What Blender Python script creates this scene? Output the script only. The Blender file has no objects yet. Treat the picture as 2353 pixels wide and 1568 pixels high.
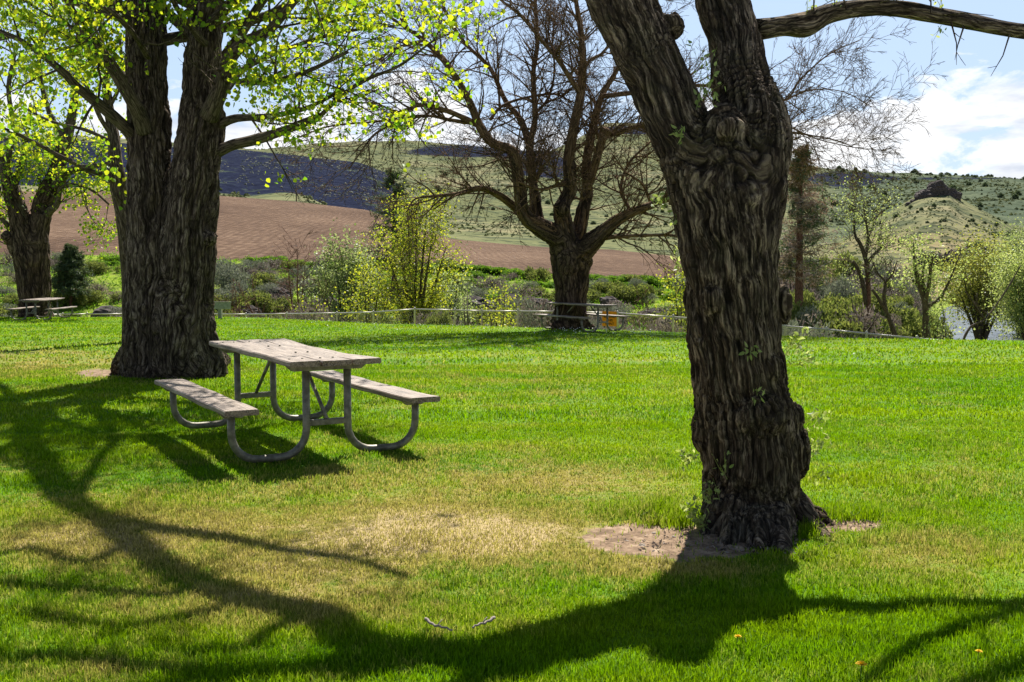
import bpy, math, random
import numpy as np
from mathutils import Vector
R = math.radians
random.seed(7); rs = np.random.RandomState(11)
C = bpy.context.scene.collection
# ---------------------------------------------------------------- camera model
F = 2445.0; H = 1.495; PIT = math.atan(184/2445.0)
cp, sp = math.cos(PIT), math.sin(PIT)
SUN = Vector((0.16, 0.797, 1.0))
def at(x, y, d):
    b = -(y-784)/F; a = (x-1176.5)/F
    k = d/(cp+b*sp)
    return Vector((a*k, d, H+(b*cp-sp)*k))
def px(X, Y, Z):      # numpy
    fw = Y*cp-(Z-H)*sp; up = Y*sp+(Z-H)*cp
    return 1176.5+F*X/fw, 784-F*up/fw
def lawn_z(d): return -0.022*np.clip(d-9, 0, None)+0.0
def ground(x, y):
    d = 3.0
    b = -(y-784)/F; sl = (b*cp-sp)/(cp+b*sp)
    for _ in range(60):
        d = (H-float(lawn_z(d)))/(-sl)
        if d > 9: d = (H-0.198)/(-sl-0.022) if -sl > 0.023 else 45; break
    return at(x, y, d)
def rpx(r, d): return r*d/F
# ---------------------------------------------------------------- numpy noise
def hsh(i, j, k):
    n = (i*73856093) ^ (j*19349663) ^ (k*83492791)
    n = (n ^ (n >> 13))*1274126177 & 0x7fffffff
    n = (n ^ (n >> 16))*668265263 & 0x7fffffff
    return ((n >> 7) & 0xffff)/65535.0
def vn(P):
    P = np.asarray(P, float); I = np.floor(P).astype(np.int64); f = P-I; f = f*f*(3-2*f)
    x, y, z = I[:, 0], I[:, 1], I[:, 2]; u, v, w = f[:, 0], f[:, 1], f[:, 2]; o = 0
    for a in (0, 1):
        for b in (0, 1):
            for c in (0, 1):
                o = o+hsh(x+a, y+b, z+c)*(u if a else 1-u)*(v if b else 1-v)*(w if c else 1-w)
    return o*2-1
def fbm(P, n=4, g=.5):
    P = np.asarray(P, float); o = 0; a = 1; t = 0
    for i in range(n):
        o = o+a*vn(P+i*17.3); t += a; a *= g; P = P*2.03
    return o/t
def sm(a, b, x):
    t = np.clip((x-a)/(b-a), 0, 1); return t*t*(3-2*t)
# ---------------------------------------------------------------- objects
def mesh_np(name, V, quads=None, tris=None, mat=None, parent=None, smooth=True, attrs=None):
    me = bpy.data.meshes.new(name); V = np.asarray(V, np.float32)
    quads = np.zeros((0, 4), np.int32) if quads is None or len(quads) == 0 else np.asarray(quads, np.int32)
    tris = np.zeros((0, 3), np.int32) if tris is None or len(tris) == 0 else np.asarray(tris, np.int32)
    me.vertices.add(len(V)); me.vertices.foreach_set('co', V.ravel())
    nl = quads.size+tris.size; me.loops.add(nl); me.polygons.add(len(quads)+len(tris))
    me.loops.foreach_set('vertex_index', np.concatenate([quads.ravel(), tris.ravel()]))
    st = np.concatenate([np.arange(len(quads))*4, len(quads)*4+np.arange(len(tris))*3]).astype(np.int32)
    me.polygons.foreach_set('loop_start', st)
    me.update(calc_edges=True)
    me.polygons.foreach_set('use_smooth', np.full(len(me.polygons), smooth))
    for k, a in (attrs or {}).items():
        a = np.asarray(a, np.float32)
        if a.ndim == 1:
            me.attributes.new(k, 'FLOAT', 'POINT').data.foreach_set('value', a)
        else:
            me.attributes.new(k, 'FLOAT_VECTOR', 'POINT').data.foreach_set('vector', a.ravel())
    if mat: me.materials.append(mat)
    o = bpy.data.objects.new(name, me); C.objects.link(o)
    if parent: o.parent = parent
    return o
class G:                                  # geometry collector
    def __init__(s): s.V = []; s.Q = []; s.T = []; s.n = 0; s.A = []
    def add(s, V, Q=None, T=None, A=None):
        V = np.asarray(V, float)
        if len(V) == 0: return s
        s.V.append(V)
        if Q is not None and len(Q): s.Q.append(np.asarray(Q)+s.n)
        if T is not None and len(T): s.T.append(np.asarray(T)+s.n)
        s.A.append(A if A is not None else np.zeros((len(V), 3)))
        s.n += len(V); return s
    def build(s, name, mat, parent=None, smooth=True, attr=None):
        return mesh_np(name, np.vstack(s.V), np.vstack(s.Q) if s.Q else None, np.vstack(s.T) if s.T else None, mat, parent, smooth,
                       {attr: np.vstack(s.A)} if attr else None)
def tag(o, label, cat, group=None, kind=None):
    if label: o['label'] = label
    if cat: o['category'] = cat
    if group: o['group'] = group
    if kind: o['kind'] = kind
    return o
def empty(name, loc, rz=0):
    o = bpy.data.objects.new(name, None); C.objects.link(o); o.location = loc; o.rotation_euler = (0, 0, rz); o.empty_display_size = .1
    return o
def reparent_local(o, parent):            # world-space mesh placed under an Empty at its base
    o.parent = parent; o.matrix_parent_inverse = parent.matrix_basis.inverted()
def adopt(parent, *obs):
    from mathutils import Matrix
    m = (Matrix.Translation(parent.location) @ parent.rotation_euler.to_matrix().to_4x4()).inverted()
    for o in obs: o.parent = parent; o.matrix_parent_inverse = m
def box(g, c, s, rz=0, ry=0, bev=0):
    sx, sy, sz = [v/2 for v in s]; b = min(bev, sx, sy, sz)
    prof = [(-sx, -sy+b), (-sx+b, -sy), (sx-b, -sy), (sx, -sy+b), (sx, sy-b), (sx-b, sy), (-sx+b, sy), (-sx, sy-b)] if b else [(-sx, -sy), (sx, -sy), (sx, sy), (-sx, sy)]
    n = len(prof); V = []; zs = [(-sz, b), (-sz+b, 0), (sz-b, 0), (sz, b)] if b else [(-sz, 0), (sz, 0)]
    for z, ins in zs:
        for (x, y) in prof: V.append((x-math.copysign(ins, x) if b else x, y-math.copysign(ins, y) if b else y, z))
    V = np.array(V, float); Q = []
    for r in range(len(zs)-1):
        for i in range(n): j = (i+1) % n; Q.append((r*n+i, r*n+j, r*n+n+j, r*n+n+i))
    T = []
    for i in range(1, n-1): T.append((0, i+1, i)); k = (len(zs)-1)*n; T.append((k, k+i, k+i+1))
    if ry: c_, s_ = math.cos(ry), math.sin(ry); V = np.c_[V[:, 0]*c_+V[:, 2]*s_, V[:, 1], -V[:, 0]*s_+V[:, 2]*c_]
    if rz: c_, s_ = math.cos(rz), math.sin(rz); V = np.c_[V[:, 0]*c_-V[:, 1]*s_, V[:, 0]*s_+V[:, 1]*c_, V[:, 2]]
    g.add(V+np.array(c), Q, T)
def cr(P, n=6):                            # catmull-rom on rows (x,y,z,r)
    P = np.asarray(P, float); Q = np.vstack([2*P[0]-P[1], P, 2*P[-1]-P[-2]]); o = []
    for i in range(1, len(Q)-2):
        a, b, c, d = Q[i-1:i+3]
        for t in np.arange(n)/n:
            o.append(.5*((2*b)+(c-a)*t+(2*a-5*b+4*c-d)*t*t+(3*b-a-3*c+d)*t**3))
    o.append(P[-1]); return np.array(o)
def tube(g, P, sides=12, cap=True, rough=0, seed=0, freq=6):
    P = np.asarray(P, float); n = len(P); X = P[:, :3]; r = P[:, 3]
    T = np.gradient(X, axis=0); T /= np.linalg.norm(T, axis=1)[:, None]+1e-9
    u = np.cross(T[0], [0, 0, 1.0]);
    if np.linalg.norm(u) < 1e-3: u = np.cross(T[0], [1.0, 0, 0])
    V = []; th = np.arange(sides)/sides*2*np.pi; s = 0; A = []
    for i in range(n):
        u = u-T[i]*np.dot(u, T[i]); u /= np.linalg.norm(u); w = np.cross(T[i], u)
        if i: s += np.linalg.norm(X[i]-X[i-1])
        rr = np.full(sides, r[i])
        if rough:
            q = np.c_[np.cos(th)*freq*.35, np.sin(th)*freq*.35, np.full(sides, s*1.2/max(r.mean(), .01)*.12+seed)]
            rr = rr*(1+rough*fbm(q, 3))
        V.append(X[i]+np.outer(np.cos(th)*rr, u)+np.outer(np.sin(th)*rr, w))
        A.append(np.c_[np.cos(th)*r[i], np.sin(th)*r[i], np.full(sides, s+seed)])
    V = np.vstack(V); A = np.vstack(A); i, j = np.meshgrid(np.arange(n-1), np.arange(sides), indexing='ij'); j2 = (j+1) % sides
    Q = np.stack([i*sides+j, i*sides+j2, (i+1)*sides+j2, (i+1)*sides+j], -1).reshape(-1, 4); Tt = []
    if cap:
        V = np.vstack([V, X[0], X[-1]]); A = np.vstack([A, A[0], A[-1]])
        for k in range(sides):
            k2 = (k+1) % sides; Tt += [(len(V)-2, k2, k), (len(V)-1, (n-1)*sides+k, (n-1)*sides+k2)]
    g.add(V, Q, Tt, A)
def prisms(g, S, sides=3):                 # S rows: p0(3) p1(3) r0 r1
    if len(S) == 0: return
    S = np.asarray(S, float); a, b = S[:, :3], S[:, 3:6]; r0, r1 = S[:, 6], S[:, 7]
    T = b-a; T /= np.linalg.norm(T, axis=1)[:, None]+1e-9
    u = np.cross(T, np.array([.31, .52, .79])); u /= np.linalg.norm(u, axis=1)[:, None]+1e-9; w = np.cross(T, u); V = []
    for k in range(sides):
        c, s = math.cos(k/sides*2*math.pi), math.sin(k/sides*2*math.pi)
        V.append(a+(u*c+w*s)*r0[:, None]); V.append(b+(u*c+w*s)*r1[:, None])
    V = np.stack(V, 1); n = len(S); base = np.arange(n)*2*sides; Q = []; VA = V.reshape(-1, 3)*.7
    for k in range(sides):
        k2 = (k+1) % sides; Q.append(np.stack([base+2*k, base+2*k2, base+2*k2+1, base+2*k+1], 1))
    g.add(V.reshape(-1, 3), np.vstack(Q), None, VA)
def leaves(g, P, size, rng, droop=.4, asp=.8, jit=.3):   # two-faced folded leaves at points P
    n = len(P)
    if not n: return
    P = np.asarray(P, float); d = rng.normal(size=(n, 3)); d[:, 2] -= droop; d /= np.linalg.norm(d, axis=1)[:, None]
    u = np.cross(d, rng.normal(size=(n, 3))); u /= np.linalg.norm(u, axis=1)[:, None]; w = np.cross(d, u)
    L = size*(1+jit*rng.uniform(-1, 1, n)); W = L*asp*.5; fold = rng.uniform(.1, .5, n)
    def pt(a, b): return P+d*(L*a)[:, None]+u*(W*b)[:, None]+w*(W*abs(b)*fold)[:, None]
    V = np.stack([pt(0, 0), pt(.22, .9), pt(.6, .85), pt(1, 0), pt(.6, -.85), pt(.22, -.9)], 1).reshape(-1, 3)
    b = np.arange(n)*6; Q = np.vstack([np.stack([b, b+1, b+2, b+3], 1), np.stack([b, b+3, b+4, b+5], 1)])
    rnd = np.repeat(rng.uniform(0, 1, n), 6); g.add(V, Q, None, np.c_[rnd, rnd, rnd])
# ---------------------------------------------------------------- materials
def newmat(name):
    m = bpy.data.materials.new(name); m.use_nodes = True; nt = m.node_tree
    for n in list(nt.nodes): nt.nodes.remove(n)
    return m, nt, nt.nodes, nt.links
def N(nt, t, **k):
    n = nt.nodes.new(t)
    for a, v in k.items():
        if a == 'i':
            for kk, vv in v.items(): n.inputs[kk].default_value = vv
        else: setattr(n, a, v)
    return n
def rgb(*c): return (c[0], c[1], c[2], 1)
def ramp(nt, fac, stops, interp='LINEAR'):
    r = N(nt, 'ShaderNodeValToRGB'); r.color_ramp.interpolation = interp
    e = r.color_ramp.elements
    while len(e) < len(stops): e.new(.5)
    for q, (p, c) in zip(e, stops): q.position = p; q.color = rgb(*c)
    if fac is not None: nt.links.new(fac, r.inputs['Fac'])
    return r.outputs['Color']
def noise(nt, vec, scale, detail=4, rough=.5, dist=0):
    n = N(nt, 'ShaderNodeTexNoise', i={'Scale': scale, 'Detail': detail, 'Roughness': rough, 'Distortion': dist})
    if vec is not None: nt.links.new(vec, n.inputs['Vector'])
    return n.outputs['Fac']
def mapping(nt, vec, scale=(1, 1, 1), rot=(0, 0, 0)):
    m = N(nt, 'ShaderNodeMapping'); m.inputs['Scale'].default_value = scale; m.inputs['Rotation'].default_value = rot
    nt.links.new(vec, m.inputs['Vector']); return m.outputs['Vector']
def mix(nt, fac, a, b, mode='MIX'):
    m = N(nt, 'ShaderNodeMix', data_type='RGBA', blend_type=mode)
    for s, v in ((0, fac), (6, a), (7, b)):
        if isinstance(v, (int, float)): m.inputs[s].default_value = v
        elif isinstance(v, tuple): m.inputs[s].default_value = rgb(*v)
        else: nt.links.new(v, m.inputs[s])
    return m.outputs[2]
def math_(nt, op, a, b=0., c=0., clamp=False):
    m = N(nt, 'ShaderNodeMath', operation=op, use_clamp=clamp)
    for s, v in enumerate((a, b, c)):
        if isinstance(v, (int, float)): m.inputs[s].default_value = v
        else: nt.links.new(v, m.inputs[s])
    return m.outputs[0]
def pos(nt): return N(nt, 'ShaderNodeNewGeometry').outputs['Position']
def objco(nt): return N(nt, 'ShaderNodeTexCoord').outputs['Object']
def att(nt, name, out='Vector'): return N(nt, 'ShaderNodeAttribute', attribute_name=name).outputs[out]
def finish(nt, col, rough=.9, bump=None, bstr=.5, bdist=.02, spec=.3, trans=None, tcol=None, metal=0):
    p = N(nt, 'ShaderNodeBsdfPrincipled'); L = nt.links
    if isinstance(col, tuple): p.inputs['Base Color'].default_value = rgb(*col)
    else: L.new(col, p.inputs['Base Color'])
    if isinstance(rough, (int, float)): p.inputs['Roughness'].default_value = rough
    else: L.new(rough, p.inputs['Roughness'])
    p.inputs['Specular IOR Level'].default_value = spec; p.inputs['Metallic'].default_value = metal
    if bump is not None:
        b = N(nt, 'ShaderNodeBump', i={'Strength': bstr, 'Distance': bdist}); L.new(bump, b.inputs['Height']); L.new(b.outputs[0], p.inputs['Normal'])
    out = N(nt, 'ShaderNodeOutputMaterial'); sh = p.outputs[0]
    if trans:
        t = N(nt, 'ShaderNodeBsdfTranslucent')
        if isinstance(tcol, tuple): t.inputs['Color'].default_value = rgb(*tcol)
        else: L.new(tcol if tcol is not None else col, t.inputs['Color'])
        m = N(nt, 'ShaderNodeMixShader'); m.inputs[0].default_value = trans; L.new(sh, m.inputs[1]); L.new(t.outputs[0], m.inputs[2]); sh = m.outputs[0]
    L.new(sh, out.inputs['Surface'])
def leaf_mat(name, c0, c1, t0, t1, trans=.55, rough=.45):
    m, nt, _, L = newmat(name); a = att(nt, 'leaf')
    sx = N(nt, 'ShaderNodeSeparateXYZ'); L.new(a, sx.inputs[0]); f = sx.outputs[0]
    finish(nt, ramp(nt, f, [(0, c0), (1, c1)]), rough, trans=trans, tcol=ramp(nt, f, [(0, t0), (1, t1)]), spec=.35)
    return m
def bark_mat(name, dark, mid, light, moss=None, sc=1., attr='bark', bstr=1., bdist=.02, mossamt=.55, fine=1., crevice_shade=(.01, .007, .005)):
    m, nt, _, L = newmat(name)
    v = att(nt, attr) if attr else objco(nt)
    w = N(nt, 'ShaderNodeTexNoise', i={'Scale': 4*sc, 'Detail': 4}); L.new(v, w.inputs['Vector'])
    vm = N(nt, 'ShaderNodeVectorMath', operation='MULTIPLY_ADD'); L.new(w.outputs['Color'], vm.inputs[0]); vm.inputs[1].default_value = (.06/sc,)*3; L.new(v, vm.inputs[2])
    n1 = noise(nt, mapping(nt, vm.outputs[0], (42*sc, 42*sc, 4.2*sc)), 1., 6, .65)
    n2 = noise(nt, mapping(nt, vm.outputs[0], (120*sc*fine, 120*sc*fine, 10*sc)), 1., 4, .65)
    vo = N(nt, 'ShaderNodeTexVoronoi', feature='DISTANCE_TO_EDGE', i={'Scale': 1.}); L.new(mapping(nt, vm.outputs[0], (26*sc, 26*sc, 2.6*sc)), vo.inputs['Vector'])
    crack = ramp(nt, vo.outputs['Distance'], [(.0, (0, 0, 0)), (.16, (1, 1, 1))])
    big = noise(nt, v, 3.5*sc, 4, .65)
    f = math_(nt, 'ADD', math_(nt, 'MULTIPLY', n1, .5), math_(nt, 'MULTIPLY', n2, .5))
    col = ramp(nt, f, [(.38, dark), (.48, mid), (.57, tuple(.5*(a+b) for a, b in zip(mid, light))), (.68, light)])
    col = mix(nt, ramp(nt, big, [(.42, (0, 0, 0)), (.62, (1, 1, 1))]), col, mix(nt, .6, col, mid))
    if moss: col = mix(nt, math_(nt, 'MULTIPLY', ramp(nt, noise(nt, v, 5*sc, 5, .75), [(.5, (0, 0, 0)), (.66, (1, 1, 1))]), mossamt), col, moss)
    col = mix(nt, math_(nt, 'SUBTRACT', .75, math_(nt, 'MULTIPLY', crack, .75)), col, crevice_shade)
    col = mix(nt, att(nt, 'furrow', 'Fac'), col, crevice_shade)  # cracks and relief furrows painted near-black, as shade in the bark creases
    hgt = math_(nt, 'ADD', f, math_(nt, 'MULTIPLY', crack, .35))
    finish(nt, col, .95, bump=hgt, bstr=bstr, bdist=bdist, spec=.12)
    return m
def flat_mat(name, a, b, scale=8, rough=.85, bump=.3, spec=.3, det=4, bd=.01, metal=0):
    m, nt, _, L = newmat(name); n = noise(nt, objco(nt), scale, det, .6)
    finish(nt, ramp(nt, n, [(.35, a), (.65, b)]), rough, bump=n, bstr=bump, bdist=bd, spec=spec, metal=metal)
    return m
M = {}
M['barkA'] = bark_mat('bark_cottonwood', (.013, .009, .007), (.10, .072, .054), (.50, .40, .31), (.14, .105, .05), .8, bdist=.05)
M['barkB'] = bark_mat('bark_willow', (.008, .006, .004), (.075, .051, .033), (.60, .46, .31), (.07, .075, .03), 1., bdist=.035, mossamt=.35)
M['barkC'] = bark_mat('bark_bare_tree', (.014, .009, .007), (.085, .056, .038), (.30, .21, .145), None, .38, bdist=.08)
M['limb'] = bark_mat('bark_limb', (.03, .022, .016), (.10, .075, .052), (.24, .19, .145), (.10, .10, .04), 1.2, bdist=.01)
M['limbC'] = bark_mat('bark_limb_brown', (.04, .022, .012), (.17, .10, .055), (.34, .22, .13), None, .6, bdist=.03)
M['limbO'] = bark_mat('bark_pine', (.06, .03, .022), (.17, .085, .06), (.28, .17, .13), None, 1.5, bdist=.01)
M['twig'] = flat_mat('twig', (.10, .07, .05), (.22, .17, .13), 20, bump=0)
M['twigC'] = flat_mat('twig_brown', (.13, .08, .05), (.28, .20, .14), 8, bump=0)
M['twigP'] = flat_mat('twig_pale', (.22, .18, .15), (.42, .36, .32), 4, bump=0)
M['leafA'] = leaf_mat('leaf_cottonwood', (.05, .13, .012), (.12, .20, .015), (.15, .36, .01), (.72, .74, .025), .62)
M['leafY'] = leaf_mat('leaf_yellow_green', (.09, .15, .012), (.26, .28, .03), (.24, .36, .015), (.72, .70, .05))
M['leafG'] = leaf_mat('leaf_grey_green', (.12, .17, .06), (.22, .27, .11), (.25, .33, .08), (.42, .48, .18))
M['leafK'] = leaf_mat('leaf_light_green', (.16, .24, .06), (.28, .36, .12), (.35, .45, .08), (.55, .6, .2))
M['leafW'] = leaf_mat('leaf_willow', (.10, .14, .02), (.2, .22, .04), (.3, .33, .04), (.42, .42, .08))
M['sage'] = leaf_mat('leaf_sage', (.09, .105, .075), (.34, .35, .27), (.12, .14, .08), (.25, .27, .17), .3, .9)
M['brush'] = leaf_mat('leaf_brush', (.035, .06, .012), (.2, .22, .07), (.14, .2, .03), (.35, .38, .08), .4, .9)
M['dead'] = leaf_mat('brush_dead', (.08, .06, .05), (.38, .31, .27), (.2, .15, .12), (.4, .33, .28), .2, .9)
M['weed'] = leaf_mat('leaf_weed', (.035, .10, .008), (.11, .22, .015), (.08, .2, .008), (.25, .42, .02), .5, .8)
M['needle'] = leaf_mat('needle', (.03, .06, .025), (.10, .14, .06), (.05, .09, .03), (.14, .17, .06), .35, .6)
M['needleD'] = leaf_mat('needle_dead', (.16, .10, .07), (.42, .30, .21), (.2, .13, .08), (.42, .3, .21), .35, .8)
M['farbush'] = leaf_mat('far_bush', (.035, .028, .032), (.09, .07, .07), (.06, .05, .05), (.12, .1, .09), .2, .9)
M['metal'] = flat_mat('galvanised_steel', (.11, .10, .07), (.25, .23, .175), 18, .5, .1, .5, metal=.35)
M['rail'] = flat_mat('fence_steel', (.35, .33, .29), (.5, .47, .42), 15, .4, .05, .5, metal=.3)
M['rock'] = flat_mat('basalt_rock', (.025, .022, .022), (.13, .105, .095), 2.2, .95, .8, .2, 6, .08)
M['cut'] = flat_mat('cut_wood', (.2, .15, .11), (.42, .35, .28), 18, .9, .5)
M['black'] = flat_mat('sign_lettering', (.02, .015, .01), (.03, .02, .015), 5, .7, 0)
M['orange'] = flat_mat('sign_orange', (.75, .26, .01), (.85, .32, .015), 3, .5, 0)
M['board'] = flat_mat('board_grey', (.22, .22, .16), (.36, .35, .27), 9, .8, .3)
M['yellow'] = flat_mat('petal_yellow', (.85, .52, .01), (.95, .68, .02), 90, .7, 0)
M['white'] = flat_mat('petal_white', (.75, .75, .7), (.85, .85, .8), 9, .7, 0)
def wood_mat():
    m, nt, _, L = newmat('weathered_wood'); o = objco(nt)
    v = mapping(nt, o, (1.6, 46, 46)); n = noise(nt, v, 1.8, 7, .7, .35); big = noise(nt, mapping(nt, o, (2, 7, 7)), 1.5, 5, .65)
    f = math_(nt, 'ADD', math_(nt, 'MULTIPLY', n, .72), math_(nt, 'MULTIPLY', big, .28))
    col = ramp(nt, f, [(.38, (.03, .022, .017)), (.45, (.13, .088, .062)), (.54, (.28, .215, .165)), (.68, (.46, .39, .32))])
    lich = ramp(nt, noise(nt, o, 55, 3, .6), [(.66, (0, 0, 0)), (.71, (1, 1, 1))]); col = mix(nt, math_(nt, 'MULTIPLY', lich, .5), col, (.7, .7, .62))
    finish(nt, col, .6, bump=f, bstr=.5, bdist=.006, spec=.6); return m
M['wood'] = wood_mat()
def lawn_mat(blades):
    m, nt, _, L = newmat('grass_blades' if blades else 'lawn_turf'); P = pos(nt)
    sx = N(nt, 'ShaderNodeSeparateXYZ'); L.new(att(nt, 'turf'), sx.inputs[0]); dry, dirt, rnd = sx.outputs
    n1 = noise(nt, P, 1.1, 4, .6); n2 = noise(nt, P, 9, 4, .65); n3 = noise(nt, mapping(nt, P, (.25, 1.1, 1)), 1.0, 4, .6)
    d = math_(nt, 'ADD', dry, math_(nt, 'MULTIPLY', math_(nt, 'SUBTRACT', n1, .5), 1.5)); d = math_(nt, 'ADD', d, math_(nt, 'MULTIPLY', math_(nt, 'SUBTRACT', n2, .5), 1.5))
    if blades: d = math_(nt, 'ADD', d, math_(nt, 'MULTIPLY', math_(nt, 'SUBTRACT', rnd, .5), .55))
    k = 1.
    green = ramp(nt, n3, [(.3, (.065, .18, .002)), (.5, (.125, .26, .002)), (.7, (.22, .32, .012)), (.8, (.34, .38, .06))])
    fine = noise(nt, P, 38, 3, .7)
    col = mix(nt, ramp(nt, d, [(.10, (0, 0, 0)), (.62, (1, 1, 1))]), green, mix(nt, n2, (.22, .21, .035), (.42, .33, .10)))
    col = mix(nt, ramp(nt, d, [(.7, (0, 0, 0)), (1.15, (1, 1, 1))]), col, (.50, .38, .19))
    if blades:
        tc = mix(nt, ramp(nt, d, [(.10, (0, 0, 0)), (.62, (1, 1, 1))]), ramp(nt, n3, [(.3, (.16, .41, .001)), (.7, (.41, .56, .004))]), (.50, .46, .10))
        vr = ramp(nt, rnd, [(0, (.42, .42, .42)), (.5, (.85, .85, .85)), (1, (1.2, 1.2, 1.2))]); tc = mix(nt, 1., tc, vr, 'MULTIPLY'); finish(nt, mix(nt, 1., col, vr, 'MULTIPLY'), .6, trans=.5, tcol=tc, spec=.12)
    else:
        col = mix(nt, ramp(nt, fine, [(.35, (0, 0, 0)), (.7, (1, 1, 1))]), mix(nt, 1., col, (.55, .55, .5), 'MULTIPLY'), col)
        soil = ramp(nt, math_(nt, 'ADD', math_(nt, 'MULTIPLY', n2, .6), math_(nt, 'MULTIPLY', noise(nt, P, 60, 4, .7), .25)), [(.34, (.13, .085, .05)), (.43, (.24, .16, .10)), (.52, (.38, .275, .18)), (.62, (.56, .45, .32))])
        dm = math_(nt, 'ADD', dirt, math_(nt, 'MULTIPLY', math_(nt, 'SUBTRACT', noise(nt, P, 13, 6, .8), .5), 1.6))
        col = mix(nt, ramp(nt, dm, [(.42, (0, 0, 0)), (.58, (1, 1, 1))]), col, soil)
        finish(nt, col, .9, bump=math_(nt, 'ADD', fine, n2), bstr=.45, bdist=.015, spec=.15)
    return m
# ---------------------------------------------------------------- LAWN
EDGE = np.array([(-1600, 732), (-200, 731), (0, 730), (480, 728), (600, 731), (700, 736), (850, 744), (1000, 747), (1120, 750), (1240, 754), (1400, 758), (1560, 764), (1700, 768), (1800, 772), (1900, 776), (2107, 780), (2353, 783), (3950, 792)])
def edge_d(x):
    y = np.interp(x, EDGE[:, 0], EDGE[:, 1]); b = -(y-784)/F; sl = -(b*cp-sp)/(cp+b*sp); return (H+.198)/(sl-.022) if False else (H-.198)/(sl-.022)
COLS = np.concatenate([np.arange(-1600, -200, 60), np.arange(-200, 2560, 6), np.arange(2560, 3951, 60)]).astype(float)
ED = edge_d(COLS)
KX = (COLS-1176.5)/F
def dirt_dry(X, Y):
    x, y = px(X, Y, lawn_z(Y)); P = np.c_[X, Y, X*0]
    def e(cx, cy, rx, ry): return np.exp(-(((x-cx)/rx)**2+((y-cy)/ry)**2))
    w = .35*fbm(P*1.5, 3)
    dirt = np.clip(1.25*e(1455, 1240, 120, 34)+1.2*e(1600, 1255, 130, 34)+1.1*e(1960, 1205, 80, 14)+1.1*e(225, 860, 65, 12)+.8*e(1740, 1230, 160, 26), 0, 1.3)+w*.3
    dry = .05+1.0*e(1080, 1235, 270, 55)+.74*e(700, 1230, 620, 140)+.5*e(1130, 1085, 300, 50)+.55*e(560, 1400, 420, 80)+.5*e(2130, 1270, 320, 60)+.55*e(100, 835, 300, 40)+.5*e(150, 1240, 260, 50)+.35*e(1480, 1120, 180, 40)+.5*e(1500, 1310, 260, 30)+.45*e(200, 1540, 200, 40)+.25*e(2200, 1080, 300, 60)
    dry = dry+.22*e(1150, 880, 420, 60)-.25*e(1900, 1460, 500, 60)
    return dirt, dry-.10
def terr_noise_lawn(X, Y): return .03*fbm(np.c_[X*.5, Y*.5, X*0], 3)
nr = 190
t = np.linspace(0, 1, nr)[:, None]; D = 1.6*(ED[None, :]/1.6)**t
X = KX[None, :]*D; Z = lawn_z(D)+terr_noise_lawn(X.ravel(), D.ravel()).reshape(X.shape)*(1-sm(.9, 1, t))
V = np.stack([X, D, Z], -1)
back = np.stack([KX*1.6*6, np.full(len(KX), -14.), np.zeros(len(KX))], -1)[None]
V = np.vstack([back, V]); nrr, nc = V.shape[:2]; VV = V.reshape(-1, 3)
def gridq(nr, nc):
    i, j = np.meshgrid(np.arange(nr-1), np.arange(nc-1), indexing='ij'); a = i*nc+j
    return np.stack([a, a+1, a+nc+1, a+nc], -1).reshape(-1, 4)
di, dr = dirt_dry(VV[:, 0], np.maximum(VV[:, 1], 1.6))
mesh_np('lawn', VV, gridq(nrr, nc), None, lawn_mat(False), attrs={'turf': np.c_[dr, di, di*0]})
tag(bpy.data.objects['lawn'], None, None, kind='structure')
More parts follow.
